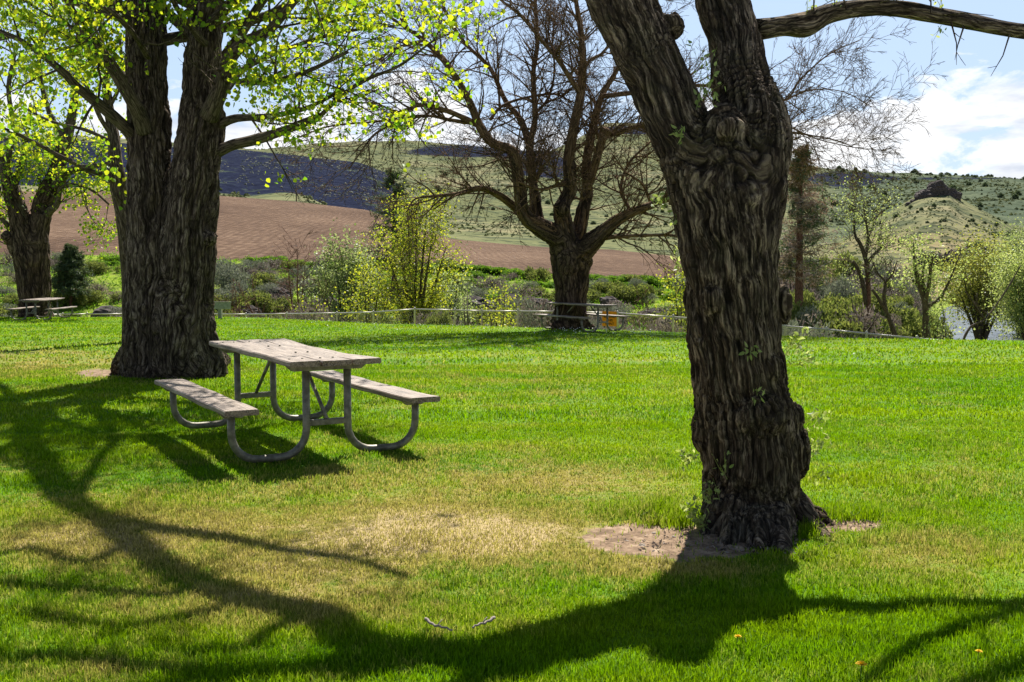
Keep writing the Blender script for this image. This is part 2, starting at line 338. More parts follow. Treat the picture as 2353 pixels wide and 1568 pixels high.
# grass blades
def blades(zones):
    g = G(); P = []; Hh = []; W = []
    for (d0, d1, dens, h, w) in zones:
        area = (d1-d0)*((d0+d1)/2*1.02+.8); n = int(area*dens); Y = rs.uniform(d0, d1, int(n*1.3)); keep = rs.uniform(0, d1, len(Y)) < Y; Y = Y[keep]
        X = rs.uniform(-.51, .51, len(Y))*Y+rs.uniform(-.4, .4, len(Y))
        P.append(np.c_[X, Y]); Hh.append(np.full(len(Y), h)); W.append(np.full(len(Y), w))
    for (cx, cy, rx, ry, n, h) in ((1540, 1205, 70, 12, 600, .08), (1740, 1232, 90, 8, 420, .07), (1850, 1225, 25, 12, 300, .08), (1500, 1185, 90, 14, 1200, .10), (430, 850, 90, 8, 1500, .14), (470, 838, 60, 10, 1200, .16), (1960, 1190, 60, 10, 300, .1), (2030, 1240, 60, 12, 300, .08)):
        x = rs.normal(cx, rx*.6, n); y = rs.normal(cy, ry*.6, n)
        q = np.array([ground(a, b)[:2] for a, b in zip(x, y)]); P.append(q); Hh.append(np.full(n, h)); W.append(np.full(n, .006 if cx > 600 else .012))
    P = np.vstack(P); Hh = np.concatenate(Hh); W = np.concatenate(W)
    xe = np.interp(P[:, 0]/P[:, 1]*F+1176.5, COLS, ED); ok = P[:, 1] < xe-.1
    P, Hh, W = P[ok], Hh[ok], W[ok]
    di, dr = dirt_dry(P[:, 0], P[:, 1]); n9 = fbm(np.c_[P*2.5, P[:, 0]*0], 3); n10 = fbm(np.c_[P*7, P[:, 0]*0+4], 3)
    tall = Hh > .075
    ok = (rs.uniform(0, 1, len(P)) > sm(.35, .6, di+.45*n10)*.97) | tall; ok &= rs.uniform(0, 1, len(P)) > sm(.5, 1.2, dr)*.35
    P, Hh, W, di, dr, n9, n10 = [q[ok] for q in (P, Hh, W, di, dr, n9, n10)]
    n = len(P); h = Hh*rs.uniform(.55, 1.25, n)*(1+.55*n9+.45*n10)*(1-.35*sm(.2, .9, dr)); a = rs.uniform(0, 2*np.pi, n); lean = np.abs(rs.normal(0, .45, n)); la = rs.uniform(0, 2*np.pi, n)
    z0 = lawn_z(P[:, 1])+terr_noise_lawn(P[:, 0], P[:, 1])-.004
    B = np.c_[P, z0]; u = np.c_[np.cos(a), np.sin(a), a*0]*(W/2)[:, None]; ld = np.c_[np.cos(la), np.sin(la), a*0]*(lean*h)[:, None]
    up = np.array([0, 0, 1.])
    mid = B+ld*.3+up*(h*.55)[:, None]; tip = B+ld+up*(h*(1-.25*lean))[:, None]
    V = np.stack([B-u, B+u, mid+u*.75, mid-u*.75, tip], 1).reshape(-1, 3); b = np.arange(n)*5
    A = np.repeat(np.c_[dr, di, rs.uniform(0, 1, n)], 5, 0)
    print('blades', n)
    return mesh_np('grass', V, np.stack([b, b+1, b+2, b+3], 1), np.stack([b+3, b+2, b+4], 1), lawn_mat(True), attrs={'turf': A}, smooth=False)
gr = blades([(3.0, 4.6, 15500, .037, .0045), (4.6, 6.5, 9500, .035, .005), (6.5, 10, 4400, .034, .007), (10, 17, 1300, .042, .012), (17, 43, 160, .045, .03)])
tag(gr, 'short green and straw coloured mown grass blades of the park lawn', 'grass', kind='stuff')
# ---------------------------------------------------------------- TERRAIN beyond the lawn (ribs: depth, height per column)
def prof(pts): p = np.array(pts, float); return np.interp(COLS, p[:, 0], p[:, 1])
def zy(y, d): b = -(y-784)/F; return H+(b*cp-sp)/(cp+b*sp)*d
wat = sm(2040, 2250, COLS)
ribs = []
ribs.append((ED, lawn_z(ED)))
ribs.append((ED+2, lawn_z(ED+2)-.45-.3*wat))
ribs.append((ED+8, -2.6-2.4*wat))
d2 = 58*(1-wat)+95*wat; ribs.append((d2, zy(prof([(-1600, 742), (480, 738), (1240, 745), (1560, 752), (1850, 765), (1990, 778)]), d2)*(1-wat)-7.4*wat))
y3 = prof([(-1600, 587), (280, 587), (500, 598), (700, 606), (850, 613), (950, 617), (1040, 622), (1240, 632), (1400, 640), (1560, 648), (1700, 650), (1850, 652), (1950, 662), (2050, 680), (2130, 696), (2250, 704)])
d3 = 80*(1-wat)+168*wat; ribs.append((d3, zy(y3, d3)*(1-wat)-7.4*wat))
fl = sm(1800, 1960, COLS)
y4 = prof([(-1600, 442), (0, 440), (280, 440), (500, 450), (677, 463), (845, 483), (950, 520), (1038, 549), (1150, 560), (1269, 569), (1400, 573), (1545, 588), (1700, 605), (1800, 618), (1950, 640), (2050, 660), (2130, 691), (3950, 691)])
d4 = 220*(1-fl)+190*fl; ribs.append((d4, zy(y4, d4)))
y5 = prof([(-1600, 470), (280, 470), (500, 475), (845, 500), (1038, 555), (1269, 575), (1545, 590), (1800, 612), (1960, 622), (2353, 625), (3950, 628)]); ribs.append((COLS*0+260, zy(y5, 260)))
y6 = prof([(-1600, 430), (0, 432), (280, 436), (400, 442), (504, 446), (576, 451), (620, 445), (657, 443), (700, 449), (752, 473), (798, 481), (861, 488), (950, 515), (1038, 540), (1269, 552), (1545, 566), (1800, 590), (1960, 604), (2353, 600), (3950, 600)]); ribs.append((COLS*0+320, zy(y6, 320)))
yl = prof([(-1600, 300), (0, 316), (280, 328), (500, 344), (533, 347), (645, 354), (742, 363), (829, 375), (892, 398), (930, 440), (965, 480), (1000, 505), (1040, 515), (1240, 525), (1560, 540), (1700, 555), (1850, 575), (1930, 560), (1990, 515), (2060, 472), (2105, 447), (2130, 441), (2175, 441), (2205, 462), (2260, 490), (2320, 520), (2400, 545), (2600, 560), (3950, 560)]); ribs.append((COLS*0+520, zy(yl, 520)))
y9 = prof([(-1600, 330), (0, 346), (280, 350), (500, 365), (829, 392), (900, 410), (965, 450), (1040, 470), (1240, 475), (1560, 480), (1850, 520), (1930, 525), (2060, 500), (2150, 492), (2260, 495), (2400, 490), (3950, 490)]); ribs.append((COLS*0+680, zy(y9, 680)))
y95 = prof([(-1600, 320), (500, 352), (640, 350), (829, 372), (965, 395), (1100, 400), (1300, 385), (1500, 380), (1700, 400), (1905, 440), (2353, 440), (3950, 450)]); ribs.append((COLS*0+950, zy(y95, 950)))
yr = prof([(-1600, 300), (0, 304), (280, 318), (540, 344), (610, 347), (660, 340), (700, 332), (800, 325), (940, 322), (1060, 333), (1180, 345), (1259, 348), (1320, 320), (1387, 282), (1491, 280), (1560, 288), (1700, 335), (1830, 376), (1905, 388), (1960, 390), (2050, 398), (2100, 397), (2200, 405), (2353, 412), (2700, 425), (3950, 440)])
yr = yr+2.2*fbm(np.c_[COLS/22, COLS*0, COLS*0], 3); ribs.append((COLS*0+1300, zy(yr, 1300))); ribs.append((COLS*0+1700, zy(yr+50, 1700)))
SUB = [3, 5, 8, 26, 44, 8, 10, 34, 10, 22, 26, 3]
Dt = []; Zt = []; ridx = [0]
for k in range(len(ribs)-1):
    (da, za), (db, zb) = ribs[k], ribs[k+1]
    for s in range(SUB[k]):
        f = s/SUB[k]; Dt.append(da*(1-f)+db*f); Zt.append(za*(1-f)+zb*f)
    ridx.append(len(Dt))
Dt.append(ribs[-1][0]); Zt.append(ribs[-1][1]); Dt = np.array(Dt); Zt = np.array(Zt)
Z0 = Zt.copy()
for _ in range(4): Zt[1:-1] = .25*Zt[:-2]+.5*Zt[1:-1]+.25*Zt[2:]
for k in (0, 4, 5, 7, 8, 11): Zt[ridx[k]] = Z0[ridx[k]]
Xt = KX[None, :]*Dt; shp = Xt.shape
P3 = np.c_[Xt.ravel(), Dt.ravel(), np.zeros(Xt.size)]
row = np.repeat(np.arange(shp[0])[:, None], shp[1], 1)
amp = np.interp(row, [ridx[0], ridx[2], ridx[3], ridx[4]-4, ridx[4], ridx[5], ridx[6], ridx[7]+4, ridx[8]-3, ridx[8], ridx[9], ridx[11]-6, ridx[11]], [0, .3, .5, .5, .05, .15, 1.0, 3, 3, 1.5, 5, 7, 1.5])
wl = np.interp(row, [0, ridx[4], ridx[5], ridx[8], ridx[11]], [3.5, 6, 30, 45, 90])
nz = np.zeros(Xt.size)
for w0 in (3.5, 6, 20, 45, 90):
    q = fbm(P3/w0, 4); nz += q*np.clip(1-np.abs(np.log(wl.ravel()/w0))/.9, 0, 1)
Zt = Zt+(amp.ravel()*nz).reshape(shp)
TV = np.stack([Xt, Dt, Zt], -1)
def height_at(x, d):     # terrain height at pixel column x, depth d
    j = int(np.argmin(abs(COLS-x))); return float(np.interp(d, Dt[:, j], Zt[:, j]))
def terr_obj(name, r0, r1, mat, attrs=None):
    sub = TV[r0:r1+1]; o = mesh_np(name, sub.reshape(-1, 3), gridq(sub.shape[0], sub.shape[1]), None, mat, attrs=attrs); tag(o, None, None, kind='structure'); return o
def bank_mat():
    m, nt, _, L = newmat('bank_ground'); P = pos(nt); n1 = noise(nt, P, .35, 5, .65); n2 = noise(nt, P, 1.7, 5, .7)
    c = ramp(nt, n1, [(.36, (.22, .17, .11)), (.46, (.26, .30, .06)), (.56, (.28, .42, .02)), (.7, (.38, .38, .10))]); c = mix(nt, ramp(nt, n2, [(.4, (0, 0, 0)), (.62, (1, 1, 1))]), c, (.16, .22, .04))
    finish(nt, c, 1., bump=n2, bstr=.8, bdist=.4, spec=.05); return m
def field_mat():
    m, nt, _, L = newmat('ploughed_soil'); P = pos(nt)
    w = N(nt, 'ShaderNodeTexWave', wave_type='BANDS', bands_direction='X', i={'Scale': .42, 'Distortion': 9., 'Detail': 3, 'Detail Scale': .35}); L.new(mapping(nt, P, (1, .32, 0), (0, 0, R(-14))), w.inputs['Vector'])
    n1 = noise(nt, P, .9, 6, .8); n2 = noise(nt, mapping(nt, P, (.5, .22, 1), (0, 0, R(20))), .10, 5, .6)
    f = math_(nt, 'ADD', math_(nt, 'MULTIPLY', n1, .67), math_(nt, 'MULTIPLY', w.outputs['Fac'], .05)); f = math_(nt, 'ADD', f, math_(nt, 'MULTIPLY', n2, .36))
    c = ramp(nt, f, [(.34, (.040, .024, .016)), (.48, (.095, .058, .038)), (.60, (.165, .106, .07)), (.72, (.33, .23, .155))])
    finish(nt, c, 1., bump=math_(nt, 'ADD', n1, math_(nt, 'MULTIPLY', w.outputs['Fac'], .12)), bstr=.6, bdist=.5, spec=.05); return m
def hill_mat():
    m, nt, _, L = newmat('hill_ground'); P = pos(nt); sx = N(nt, 'ShaderNodeSeparateXYZ'); L.new(att(nt, 'zone'), sx.inputs[0]); lava, cool, brown = sx.outputs
    n1 = noise(nt, P, .012, 5, .6); n2 = noise(nt, P, .05, 5, .55); n3 = noise(nt, P, .17, 4, .6)
    g = ramp(nt, n1, [(.32, (.11, .125, .055)), (.5, (.165, .175, .08)), (.68, (.25, .225, .125))])
    g = mix(nt, cool, g, ramp(nt, n1, [(.3, (.065, .092, .06)), (.7, (.125, .15, .085))]))
    g = mix(nt, brown, g, ramp(nt, n2, [(.4, (.24, .20, .09)), (.6, (.36, .25, .15))]))
    sh = ramp(nt, n2, [(.52, (0, 0, 0)), (.60, (1, 1, 1))]); sh2 = ramp(nt, n3, [(.53, (0, 0, 0)), (.57, (1, 1, 1))])
    g = mix(nt, math_(nt, 'MULTIPLY', sh, .6), g, (.05, .07, .04)); g = mix(nt, math_(nt, 'MULTIPLY', sh2, .75), g, (.03, .045, .025))
    lv = ramp(nt, noise(nt, P, .35, 6, .7), [(.4, (.002, .005, .020)), (.56, (.006, .011, .036)), (.68, (.04, .047, .065))]); lv = mix(nt, ramp(nt, noise(nt, mapping(nt, P, (.7, .9, 1)), .07, 5, .7), [(.60, (0, 0, 0)), (.70, (.8, .8, .8))]), lv, (.10, .14, .06))  # dark basalt, with the slope's blue shade put into its navy colour
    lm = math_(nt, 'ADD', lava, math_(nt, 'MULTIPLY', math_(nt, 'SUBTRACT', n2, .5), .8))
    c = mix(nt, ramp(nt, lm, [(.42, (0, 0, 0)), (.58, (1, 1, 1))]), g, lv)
    finish(nt, c, 1., bump=math_(nt, 'ADD', n2, n3), bstr=.5, bdist=2.5, spec=.03); return m
terr_obj('bank_ground', ridx[0], ridx[4], bank_mat())
JF = int(np.searchsorted(COLS, 1640)); sub = TV[ridx[4]:ridx[5]+1]
for nm_, a_, b_ in (('ploughed_field', 0, JF+1), ('floodplain', JF, len(COLS))):
    q_ = sub[:, a_:b_]; o = mesh_np(nm_, q_.reshape(-1, 3), gridq(q_.shape[0], q_.shape[1]), None, field_mat() if a_ == 0 else bank_mat()); tag(o, None, None, kind='structure')
ppx, ppy = px(P3[:, 0], P3[:, 1], Zt.ravel()); rr = row.ravel(); wob = 14*fbm(P3/25, 3)
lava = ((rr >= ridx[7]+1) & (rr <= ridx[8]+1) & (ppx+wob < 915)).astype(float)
def el(cx, cy, rx, ry): return np.exp(-(((ppx-cx)/rx)**2+((ppy-cy)/ry)**2)*.9)
far = (rr > ridx[9])
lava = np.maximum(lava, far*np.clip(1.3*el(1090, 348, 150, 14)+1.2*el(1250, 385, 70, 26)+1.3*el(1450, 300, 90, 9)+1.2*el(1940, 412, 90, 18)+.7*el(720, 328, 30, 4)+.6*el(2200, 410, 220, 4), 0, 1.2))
lava = np.maximum(lava, (rr > ridx[7]) * (rr <= ridx[9]) *0.)
cool = sm(1860, 1960, ppx)*(rr > ridx[8]+2)*1.0
brown = np.clip(((rr > ridx[5]-1) & (rr < ridx[7])*(ppx > 1880))*.8+el(2100, 560, 200, 26)*.7*(rr <= ridx[8]), 0, 1)
zone = np.c_[lava, cool, brown].reshape(shp+(3,))
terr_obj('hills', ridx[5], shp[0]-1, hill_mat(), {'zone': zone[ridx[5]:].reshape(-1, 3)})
# river
def water_mat():
    m, nt, _, L = newmat('river_water'); P = pos(nt); n = noise(nt, P, .35, 4, .6)
    foam = ramp(nt, noise(nt, mapping(nt, P, (.5, .5, 1)), .45, 8, .8), [(.54, (0, 0, 0)), (.60, (.35, .35, .35)), (.68, (1, 1, 1))])
    finish(nt, mix(nt, foam, ramp(nt, n, [(.4, (.02, .028, .03)), (.6, (.09, .105, .11))]), (.34, .36, .37)), .22, bump=n, bstr=.7, bdist=.3, spec=.3); return m
wx = np.linspace(1900, 3950, 30); wd = np.linspace(60, 190, 12)
WV = np.array([[( (x-1176.5)/F*d, d, -5.95) for x in wx] for d in wd]); o = mesh_np('river', WV.reshape(-1, 3), gridq(12, 30), None, water_mat()); tag(o, None, None, kind='structure')
# ---------------------------------------------------------------- branching
def rotd(d, ang, rng):
    a = d.orthogonal().normalized(); a.rotate(__import__('mathutils').Quaternion(d, rng.uniform(0, 6.283)))
    return (d*math.cos(ang)+a*math.sin(ang)).normalized()
class Tw:
    def __init__(s): s.seg = []; s.tips = []; s.thick = []
def grow(o, p, d, L, r, lv, rng, K):
    n = max(2, int(L/K['step'][lv])); st = L/n; q = p.copy(); dd = d.copy(); nch = K['n'][lv]
    cps = sorted(rng.uniform(K.get('c0', .15), 1) for _ in range(int(nch*L+rng.random()))) if nch else []
    ci = 0
    for i in range(n):
        f0, f1 = i/n, (i+1)/n; w = K['wig'][lv]
        dd = (dd+Vector((rng.gauss(0, w), rng.gauss(0, w), rng.gauss(0, w)+K['up'][lv]))).normalized(); q2 = q+dd*st
        r0 = max(r*(1-.8*f0), K['rmin']); r1 = max(r*(1-.8*f1), K['rmin']*.7)
        (o.thick if r0 > .02 else o.seg).append((*q, *q2, r0, r1))
        if lv >= K['leaf']:
            for _ in range(K['nl']):
                if rng.random() < K.get('pl', 1.): t_ = rng.random(); o.tips.append(tuple(q.lerp(q2, t_)+Vector((rng.gauss(0, 1), rng.gauss(0, 1), rng.gauss(0, 1)))*K['spread']))
        while ci < len(cps) and cps[ci] <= f1:
            if lv+1 < len(K['step']): grow(o, q.lerp(q2, .5), rotd(dd, rng.uniform(*K['ang']), rng), L*rng.uniform(*K['lr'])*(1.1-.5*cps[ci]), max(r0*.55, K['rmin']), lv+1, rng, K)
            ci += 1
        q = q2; d = dd
def along(o, P, dens, L, r, rng, K, f0=.1, lv=0, bias=(0, 0, 0), ang=(.5, 1.2)):
    P = np.asarray(P, float); S = np.r_[0, np.cumsum(np.linalg.norm(np.diff(P[:, :3], axis=0), axis=1))]; tot = S[-1]
    for _ in range(int(tot*(1-f0)*dens)):
        s = rng.uniform(f0, 1)*tot; k = min(np.searchsorted(S, s), len(P)-1); k = max(k, 1); f = (s-S[k-1])/(S[k]-S[k-1]+1e-9)
        p = Vector(P[k-1, :3]*(1-f)+P[k, :3]*f); d = Vector(P[k, :3]-P[k-1, :3]).normalized(); rad = P[k-1, 3]*(1-f)+P[k, 3]*f
        grow(o, p, (rotd(d, rng.uniform(*ang), rng)+Vector(bias)).normalized(), L*rng.uniform(.5, 1.15), min(r, rad*.6), lv, rng, K)
def limb(pts, conv=None, n=6):             # pts: (x,y,rpx,depth) in photo units -> world rows
    o = []
    for (x, y, r, d) in pts: v = at(x, y, d); o.append((v.x, v.y, v.z, rpx(r, d)))
    return cr(o, n)
def twigmesh(o, name, mat, parent=None, s1=3, s2=6):
    g = G(); prisms(g, o.seg, s1); prisms(g, o.thick, s2); return g.build(name, mat, parent)
# ---------------------------------------------------------------- remeshed trunks with bark relief
def hero(name, skels, mat, vox, ridge, fr, extra=(), seed=0, nco=99):
    g = G()
    for S in skels: tube(g, S, 28)
    for (c, r, s3) in extra:
        n = 14; V = []; 
        for i in range(n+1):
            ph = math.pi*i/n
            for j in range(20): th = 2*math.pi*j/20; V.append((c[0]+r*s3[0]*math.sin(ph)*math.cos(th), c[1]+r*s3[1]*math.sin(ph)*math.sin(th), c[2]+r*s3[2]*math.cos(ph)))
        i, j = np.meshgrid(np.arange(n), np.arange(20), indexing='ij'); g.add(V, np.stack([i*20+j, (i+1)*20+j, (i+1)*20+(j+1) % 20, i*20+(j+1) % 20], -1).reshape(-1, 4))
    o = g.build('tmp', None); md = o.modifiers.new('r', 'REMESH'); md.mode = 'VOXEL'; md.voxel_size = vox
    sm_ = o.modifiers.new('s', 'SMOOTH'); sm_.iterations = 8; sm_.factor = .6
    dg = bpy.context.evaluated_depsgraph_get(); me = bpy.data.meshes.new_from_object(o.evaluated_get(dg)); bpy.data.objects.remove(o)
    n = len(me.vertices); V = np.zeros(n*3); me.vertices.foreach_get('co', V); V = V.reshape(-1, 3)
    Nn = np.zeros(n*3); me.vertices.foreach_get('normal', Nn); Nn = Nn.reshape(-1, 3)
    WS = np.zeros(n); CS = np.zeros((n, 3))
    for k, S in enumerate(skels[:nco]):
        bd = np.full(n, 1e9); bc = np.zeros((n, 3))
        for i in range(len(S)-1):
            a, b = S[i, :3], S[i+1, :3]; ab = b-a; tt = np.clip(((V-a)@ab)/(ab@ab), 0, 1); c = a+tt[:, None]*ab; ds = np.linalg.norm(V-c, axis=1)-(S[i, 3]*(1-tt)+S[i+1, 3]*tt)
            w = ds < bd; bd[w] = ds[w]; bc[w] = c[w]
        w = np.exp(-np.clip(bd, -.3, 3)/(.12*skels[0][:, 3].mean())); WS += w; CS += w[:, None]*bc
    U = V-CS/WS[:, None]; U[:, 2] = V[:, 2]
    zz = V[:, 2]-V[:, 2].min(); U[:, :2] *= (.4+.6*sm(.05, .55, zz))[:, None]
    U[:, :2] += seed
    wp = np.c_[vn(U*2.3+5), vn(U*2.3+25), np.zeros(n)]*.035+np.c_[vn(U*9+5), vn(U*9+25), np.zeros(n)]*.013
    q = (U+wp)*np.array([fr, fr, fr*.085])*.62; a = np.clip(1-np.abs(vn(q))/.30, 0, 1)**1.4; b = np.clip(1-np.abs(vn(q*2.2+9))/.34, 0, 1)**1.3; big = fbm(U*np.array([4, 4, 2.6])+40, 4)
    lay = fbm(q*np.array([1.5, 1.5, 1.6])+70, 4)
    fine = vn(q*4.3+3)
    V2 = V+Nn*(ridge*(.9-1.9*a-.9*b+.9*lay+.22*fine+2.2*big))[:, None]
    me.vertices.foreach_set('co', V2.ravel()); me.update()
    me.attributes.new('bark', 'FLOAT_VECTOR', 'POINT').data.foreach_set('vector', (U+wp).astype(np.float32).ravel())
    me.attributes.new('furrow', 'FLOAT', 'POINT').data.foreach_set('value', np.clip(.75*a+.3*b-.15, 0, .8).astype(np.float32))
    me.polygons.foreach_set('use_smooth', np.full(len(me.polygons), True)); me.materials.append(mat); me.name = name
    o = bpy.data.objects.new(name, me); C.objects.link(o); print(name, n); return o
def tree(name, base, label, cat='tree', group=None):
    e = empty(name, base); tag(e, label, cat, group); return e
# ======== TREE B : near right, forked leaning trunk
dB = 6.12
Btr = limb([(1728, 1262, 139, dB), (1730, 1215, 130, dB), (1728, 1130, 113, dB), (1720, 1000, 110, dB), (1702, 880, 102, dB), (1684, 760, 100, dB), (1680, 650, 98, dB), (1668, 560, 100, dB), (1662, 460, 104, dB+.02), (1657, 400, 89, dB+.02), (1651, 340, 64, dB+.03), (1648, 290, 25, dB+.05)])
Bl = limb([(1670, 620, 85, dB), (1630, 480, 80, dB), (1590, 370, 69, dB+.05), (1548, 270, 65, dB+.13), (1510, 180, 63, dB+.22), (1475, 100, 67, dB+.3), (1430, 0, 69, dB+.4), (1385, -100, 65, dB+.5)])
Br = limb([(1690, 640, 83, dB), (1718, 480, 78, dB+.02), (1735, 370, 76, dB+.1), (1729, 285, 77, dB+.25), (1702, 190, 61, dB+.45), (1692, 100, 55, dB+.65), (1662, 0, 53, dB+.85), (1640, -150, 50, dB+1.1), (1630, -400, 41, dB+1.4)])
def ctr(x, y, d, r, s=(1, 1, 1)): v = at(x, y, d); return (v, rpx(r, d), s)
extraB = [ctr(1592, 690, dB, 26, (.7, 1, 1.9)), ctr(1838, 1040, dB, 34, (.7, 1, 1.8)), ctr(1782, 440, dB, 40, (.7, 1, 2.)), ctr(1612, 880, dB, 20, (.6, 1, 2)), ctr(1680, 1180, dB-.25, 50, (1, .6, .8)), ctr(1664, 335, dB+.03, 56, (1, 1, 1.6)), ctr(1672, 300, dB-.16, 20, (1, .6, 1.2)), ctr(1545, 60, dB+.28, 30), ctr(1800, 700, dB, 30, (.5, 1, 1.5)), ctr(1745, 955, dB-.22, 55, (1.1, .7, 1.1)), ctr(1825, 965, dB, 26, (.8, 1, 1.6)),
          ctr(1606, 800, dB, 18, (.7, 1, 2.2)), ctr(1614, 990, dB, 28, (.8, 1, 1.9)), ctr(1560, 430, dB, 24, (.7, 1, 2)), ctr(1865, 1215, dB, 48, (.9, 1, 1.2)), ctr(1615, 1235, dB, 40, (1, 1, 1)), ctr(1760, 850, dB-.18, 34, (1, .7, 1.2)), ctr(1650, 690, dB-.18, 36, (1, .7, 1.1))]
# long limb out of frame whose shadow sweeps the lawn
def from_shadow(pts):
    o = []
    for (x, y, h, r) in pts: g_ = ground(x, y); o.append((g_.x+.16*h, g_.y+.797*h, h, r))
    return o
e0 = Bl[-1]
BL2 = cr([tuple(e0)]+from_shadow([(1180, 1530, 3.75, .15), (1040, 1508, 4.0, .125), (884, 1496, 4.25, .12), (806, 1470, 4.4, .11), (735, 1415, 4.6, .105), (572, 1373, 4.9, .10), (442, 1332, 5.1, .095), (338, 1269, 5.3, .09), (260, 1207, 5.5, .09), (172, 1155, 5.7, .10), (95, 1070, 6.0, .12), (60, 1000, 6.4, .11), (95, 955, 6.9, .09)]), 5)
BR2 = limb([(1745, 70, 26, dB+.62), (1800, 62, 22, dB+.75), (1850, 58, 25, dB+.8), (1900, 34, 21, dB+.84), (1980, 18, 19, dB+.9), (2080, 22, 19, dB+.9), (2200, 45, 17, dB+.85), (2353, 72, 15, dB+.8), (2550, 85, 13, dB+.8), (2750, 60, 10, dB+.9)], n=8)
rtB = []
for (x, y, tx, ty, r0) in ((1690, 1150, 1628, 1222, 46), (1710, 1160, 1675, 1243, 46), (1770, 1160, 1790, 1246, 50), (1800, 1150, 1862, 1214, 50), (1740, 1160, 1735, 1250, 50), (1830, 1180, 1900, 1202, 26)):
    g_ = ground(tx, ty); p0_ = at(x, y, dB); rr0 = rpx(r0, dB); rtB.append(cr([(p0_.x, p0_.y, p0_.z, rr0), (p0_.x*.4+g_.x*.6, p0_.y*.4+g_.y*.6, p0_.z*.35, rr0*.85), (g_.x, g_.y, -.015, rr0*.5), (g_.x+(g_.x-p0_.x)*.6, g_.y+(g_.y-p0_.y)*.6, -.06, rr0*.3)], 6))
trB = tree('willow_tree', (at(1738, 1235, dB).x, dB, 0), 'dark gnarled willow nearest the camera, its twisted trunk forking in two above bare soil')
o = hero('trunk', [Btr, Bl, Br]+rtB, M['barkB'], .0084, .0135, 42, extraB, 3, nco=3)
rng = random.Random(3)
g = G(); tube(g, BL2, 14, rough=.25, seed=2); tube(g, BR2, 18, rough=.35, seed=7, freq=9)
K0 = dict(step=[.3, .18, .1], n=[2.2, 3.5, 0], wig=[.12, .14, .16], up=[.03, .03, .02], rmin=.0022, leaf=9, nl=0, spread=.02, ang=(.5, 1.1), lr=(.3, .5))
SHB = []
for pts in ([(260, 1190, 5.4, .07), (390, 1215, 5.1, .07), (520, 1232, 5.0, .06), (640, 1256, 4.9, .05), (790, 1280, 4.8, .04), (936, 1325, 4.7, .03)], [(442, 1335, 5.1, .06), (390, 1363, 5.0, .05), (208, 1350, 5.2, .05), (0, 1335, 5.4, .05)],
            [(300, 1240, 5.4, .05), (200, 1290, 5.5, .04), (60, 1260, 5.7, .04), (-60, 1290, 5.8, .03)], [(170, 1150, 5.7, .06), (230, 1050, 6., .05), (260, 1010, 6.2, .05), (230, 960, 6.4, .05), (150, 950, 6.4, .04)], [(884, 1500, 4.2, .07), (700, 1540, 4.3, .06), (500, 1560, 4.5, .05), (300, 1590, 4.6, .04)],
            [(1180, 1530, 3.75, .09), (1000, 1600, 3.9, .07), (700, 1680, 4.3, .05)], [(1040, 1508, 4.0, .07), (800, 1545, 4.2, .06), (420, 1540, 4.6, .05), (120, 1500, 5.0, .05), (-60, 1520, 5.2, .03)], [(60, 1000, 6.4, .09), (20, 900, 7.0, .08), (-60, 860, 7.2, .06)], [(572, 1373, 4.9, .05), (420, 1420, 5., .05), (250, 1440, 5.1, .04), (60, 1400, 5.3, .04)], [(2353, 1405, 3.5, .05), (2230, 1440, 3.5, .045), (2120, 1480, 3.5, .04), (1990, 1568, 3.5, .03)], [(2420, 1500, 3.5, .06), (2300, 1545, 3.5, .05), (2180, 1600, 3.5, .04)], [(735, 1415, 4.6, .06), (640, 1440, 4.7, .05), (560, 1490, 4.8, .04), (430, 1500, 5., .03)]):
    P = cr(from_shadow(pts), 5); tube(g, P, 8, rough=.2); SHB.append(P)
tw = Tw()
along(tw, BR2, 4.5, .45, .006, rng, K0, .06, bias=(0, 0, .2)); along(tw, BL2, 4., 1.3, .014, rng, K0, .25)
K0s = dict(K0, leaf=1, nl=3, pl=.8, spread=.09)
for P in SHB: along(tw, P, 4.5, 1.2, .012, rng, K0s, .1)
along(tw, BL2, 3., 1.3, .012, rng, K0s, .3)
Brr = cr(from_shadow([(2120, 1420, 3.6, .05), (2250, 1480, 3.6, .045), (2380, 1530, 3.7, .04), (2500, 1560, 3.7, .03)]), 5)
for (x, y, d) in ((2185, 50, 6.9), (2215, 60, 6.9), (2140, 30, 6.9), (2320, 78, 6.9), (1945, 22, 6.9), (1870, 30, 6.9)):
    grow(tw, at(x, y, d), Vector((rng.uniform(-.3, .6), 0, -.8 if y > 40 else .9)).normalized(), .28, .007, 1, rng, K0)
prisms(g, tw.seg, 3); prisms(g, tw.thick, 6); gb = g.build('branches', M['barkB'], attr='bark')
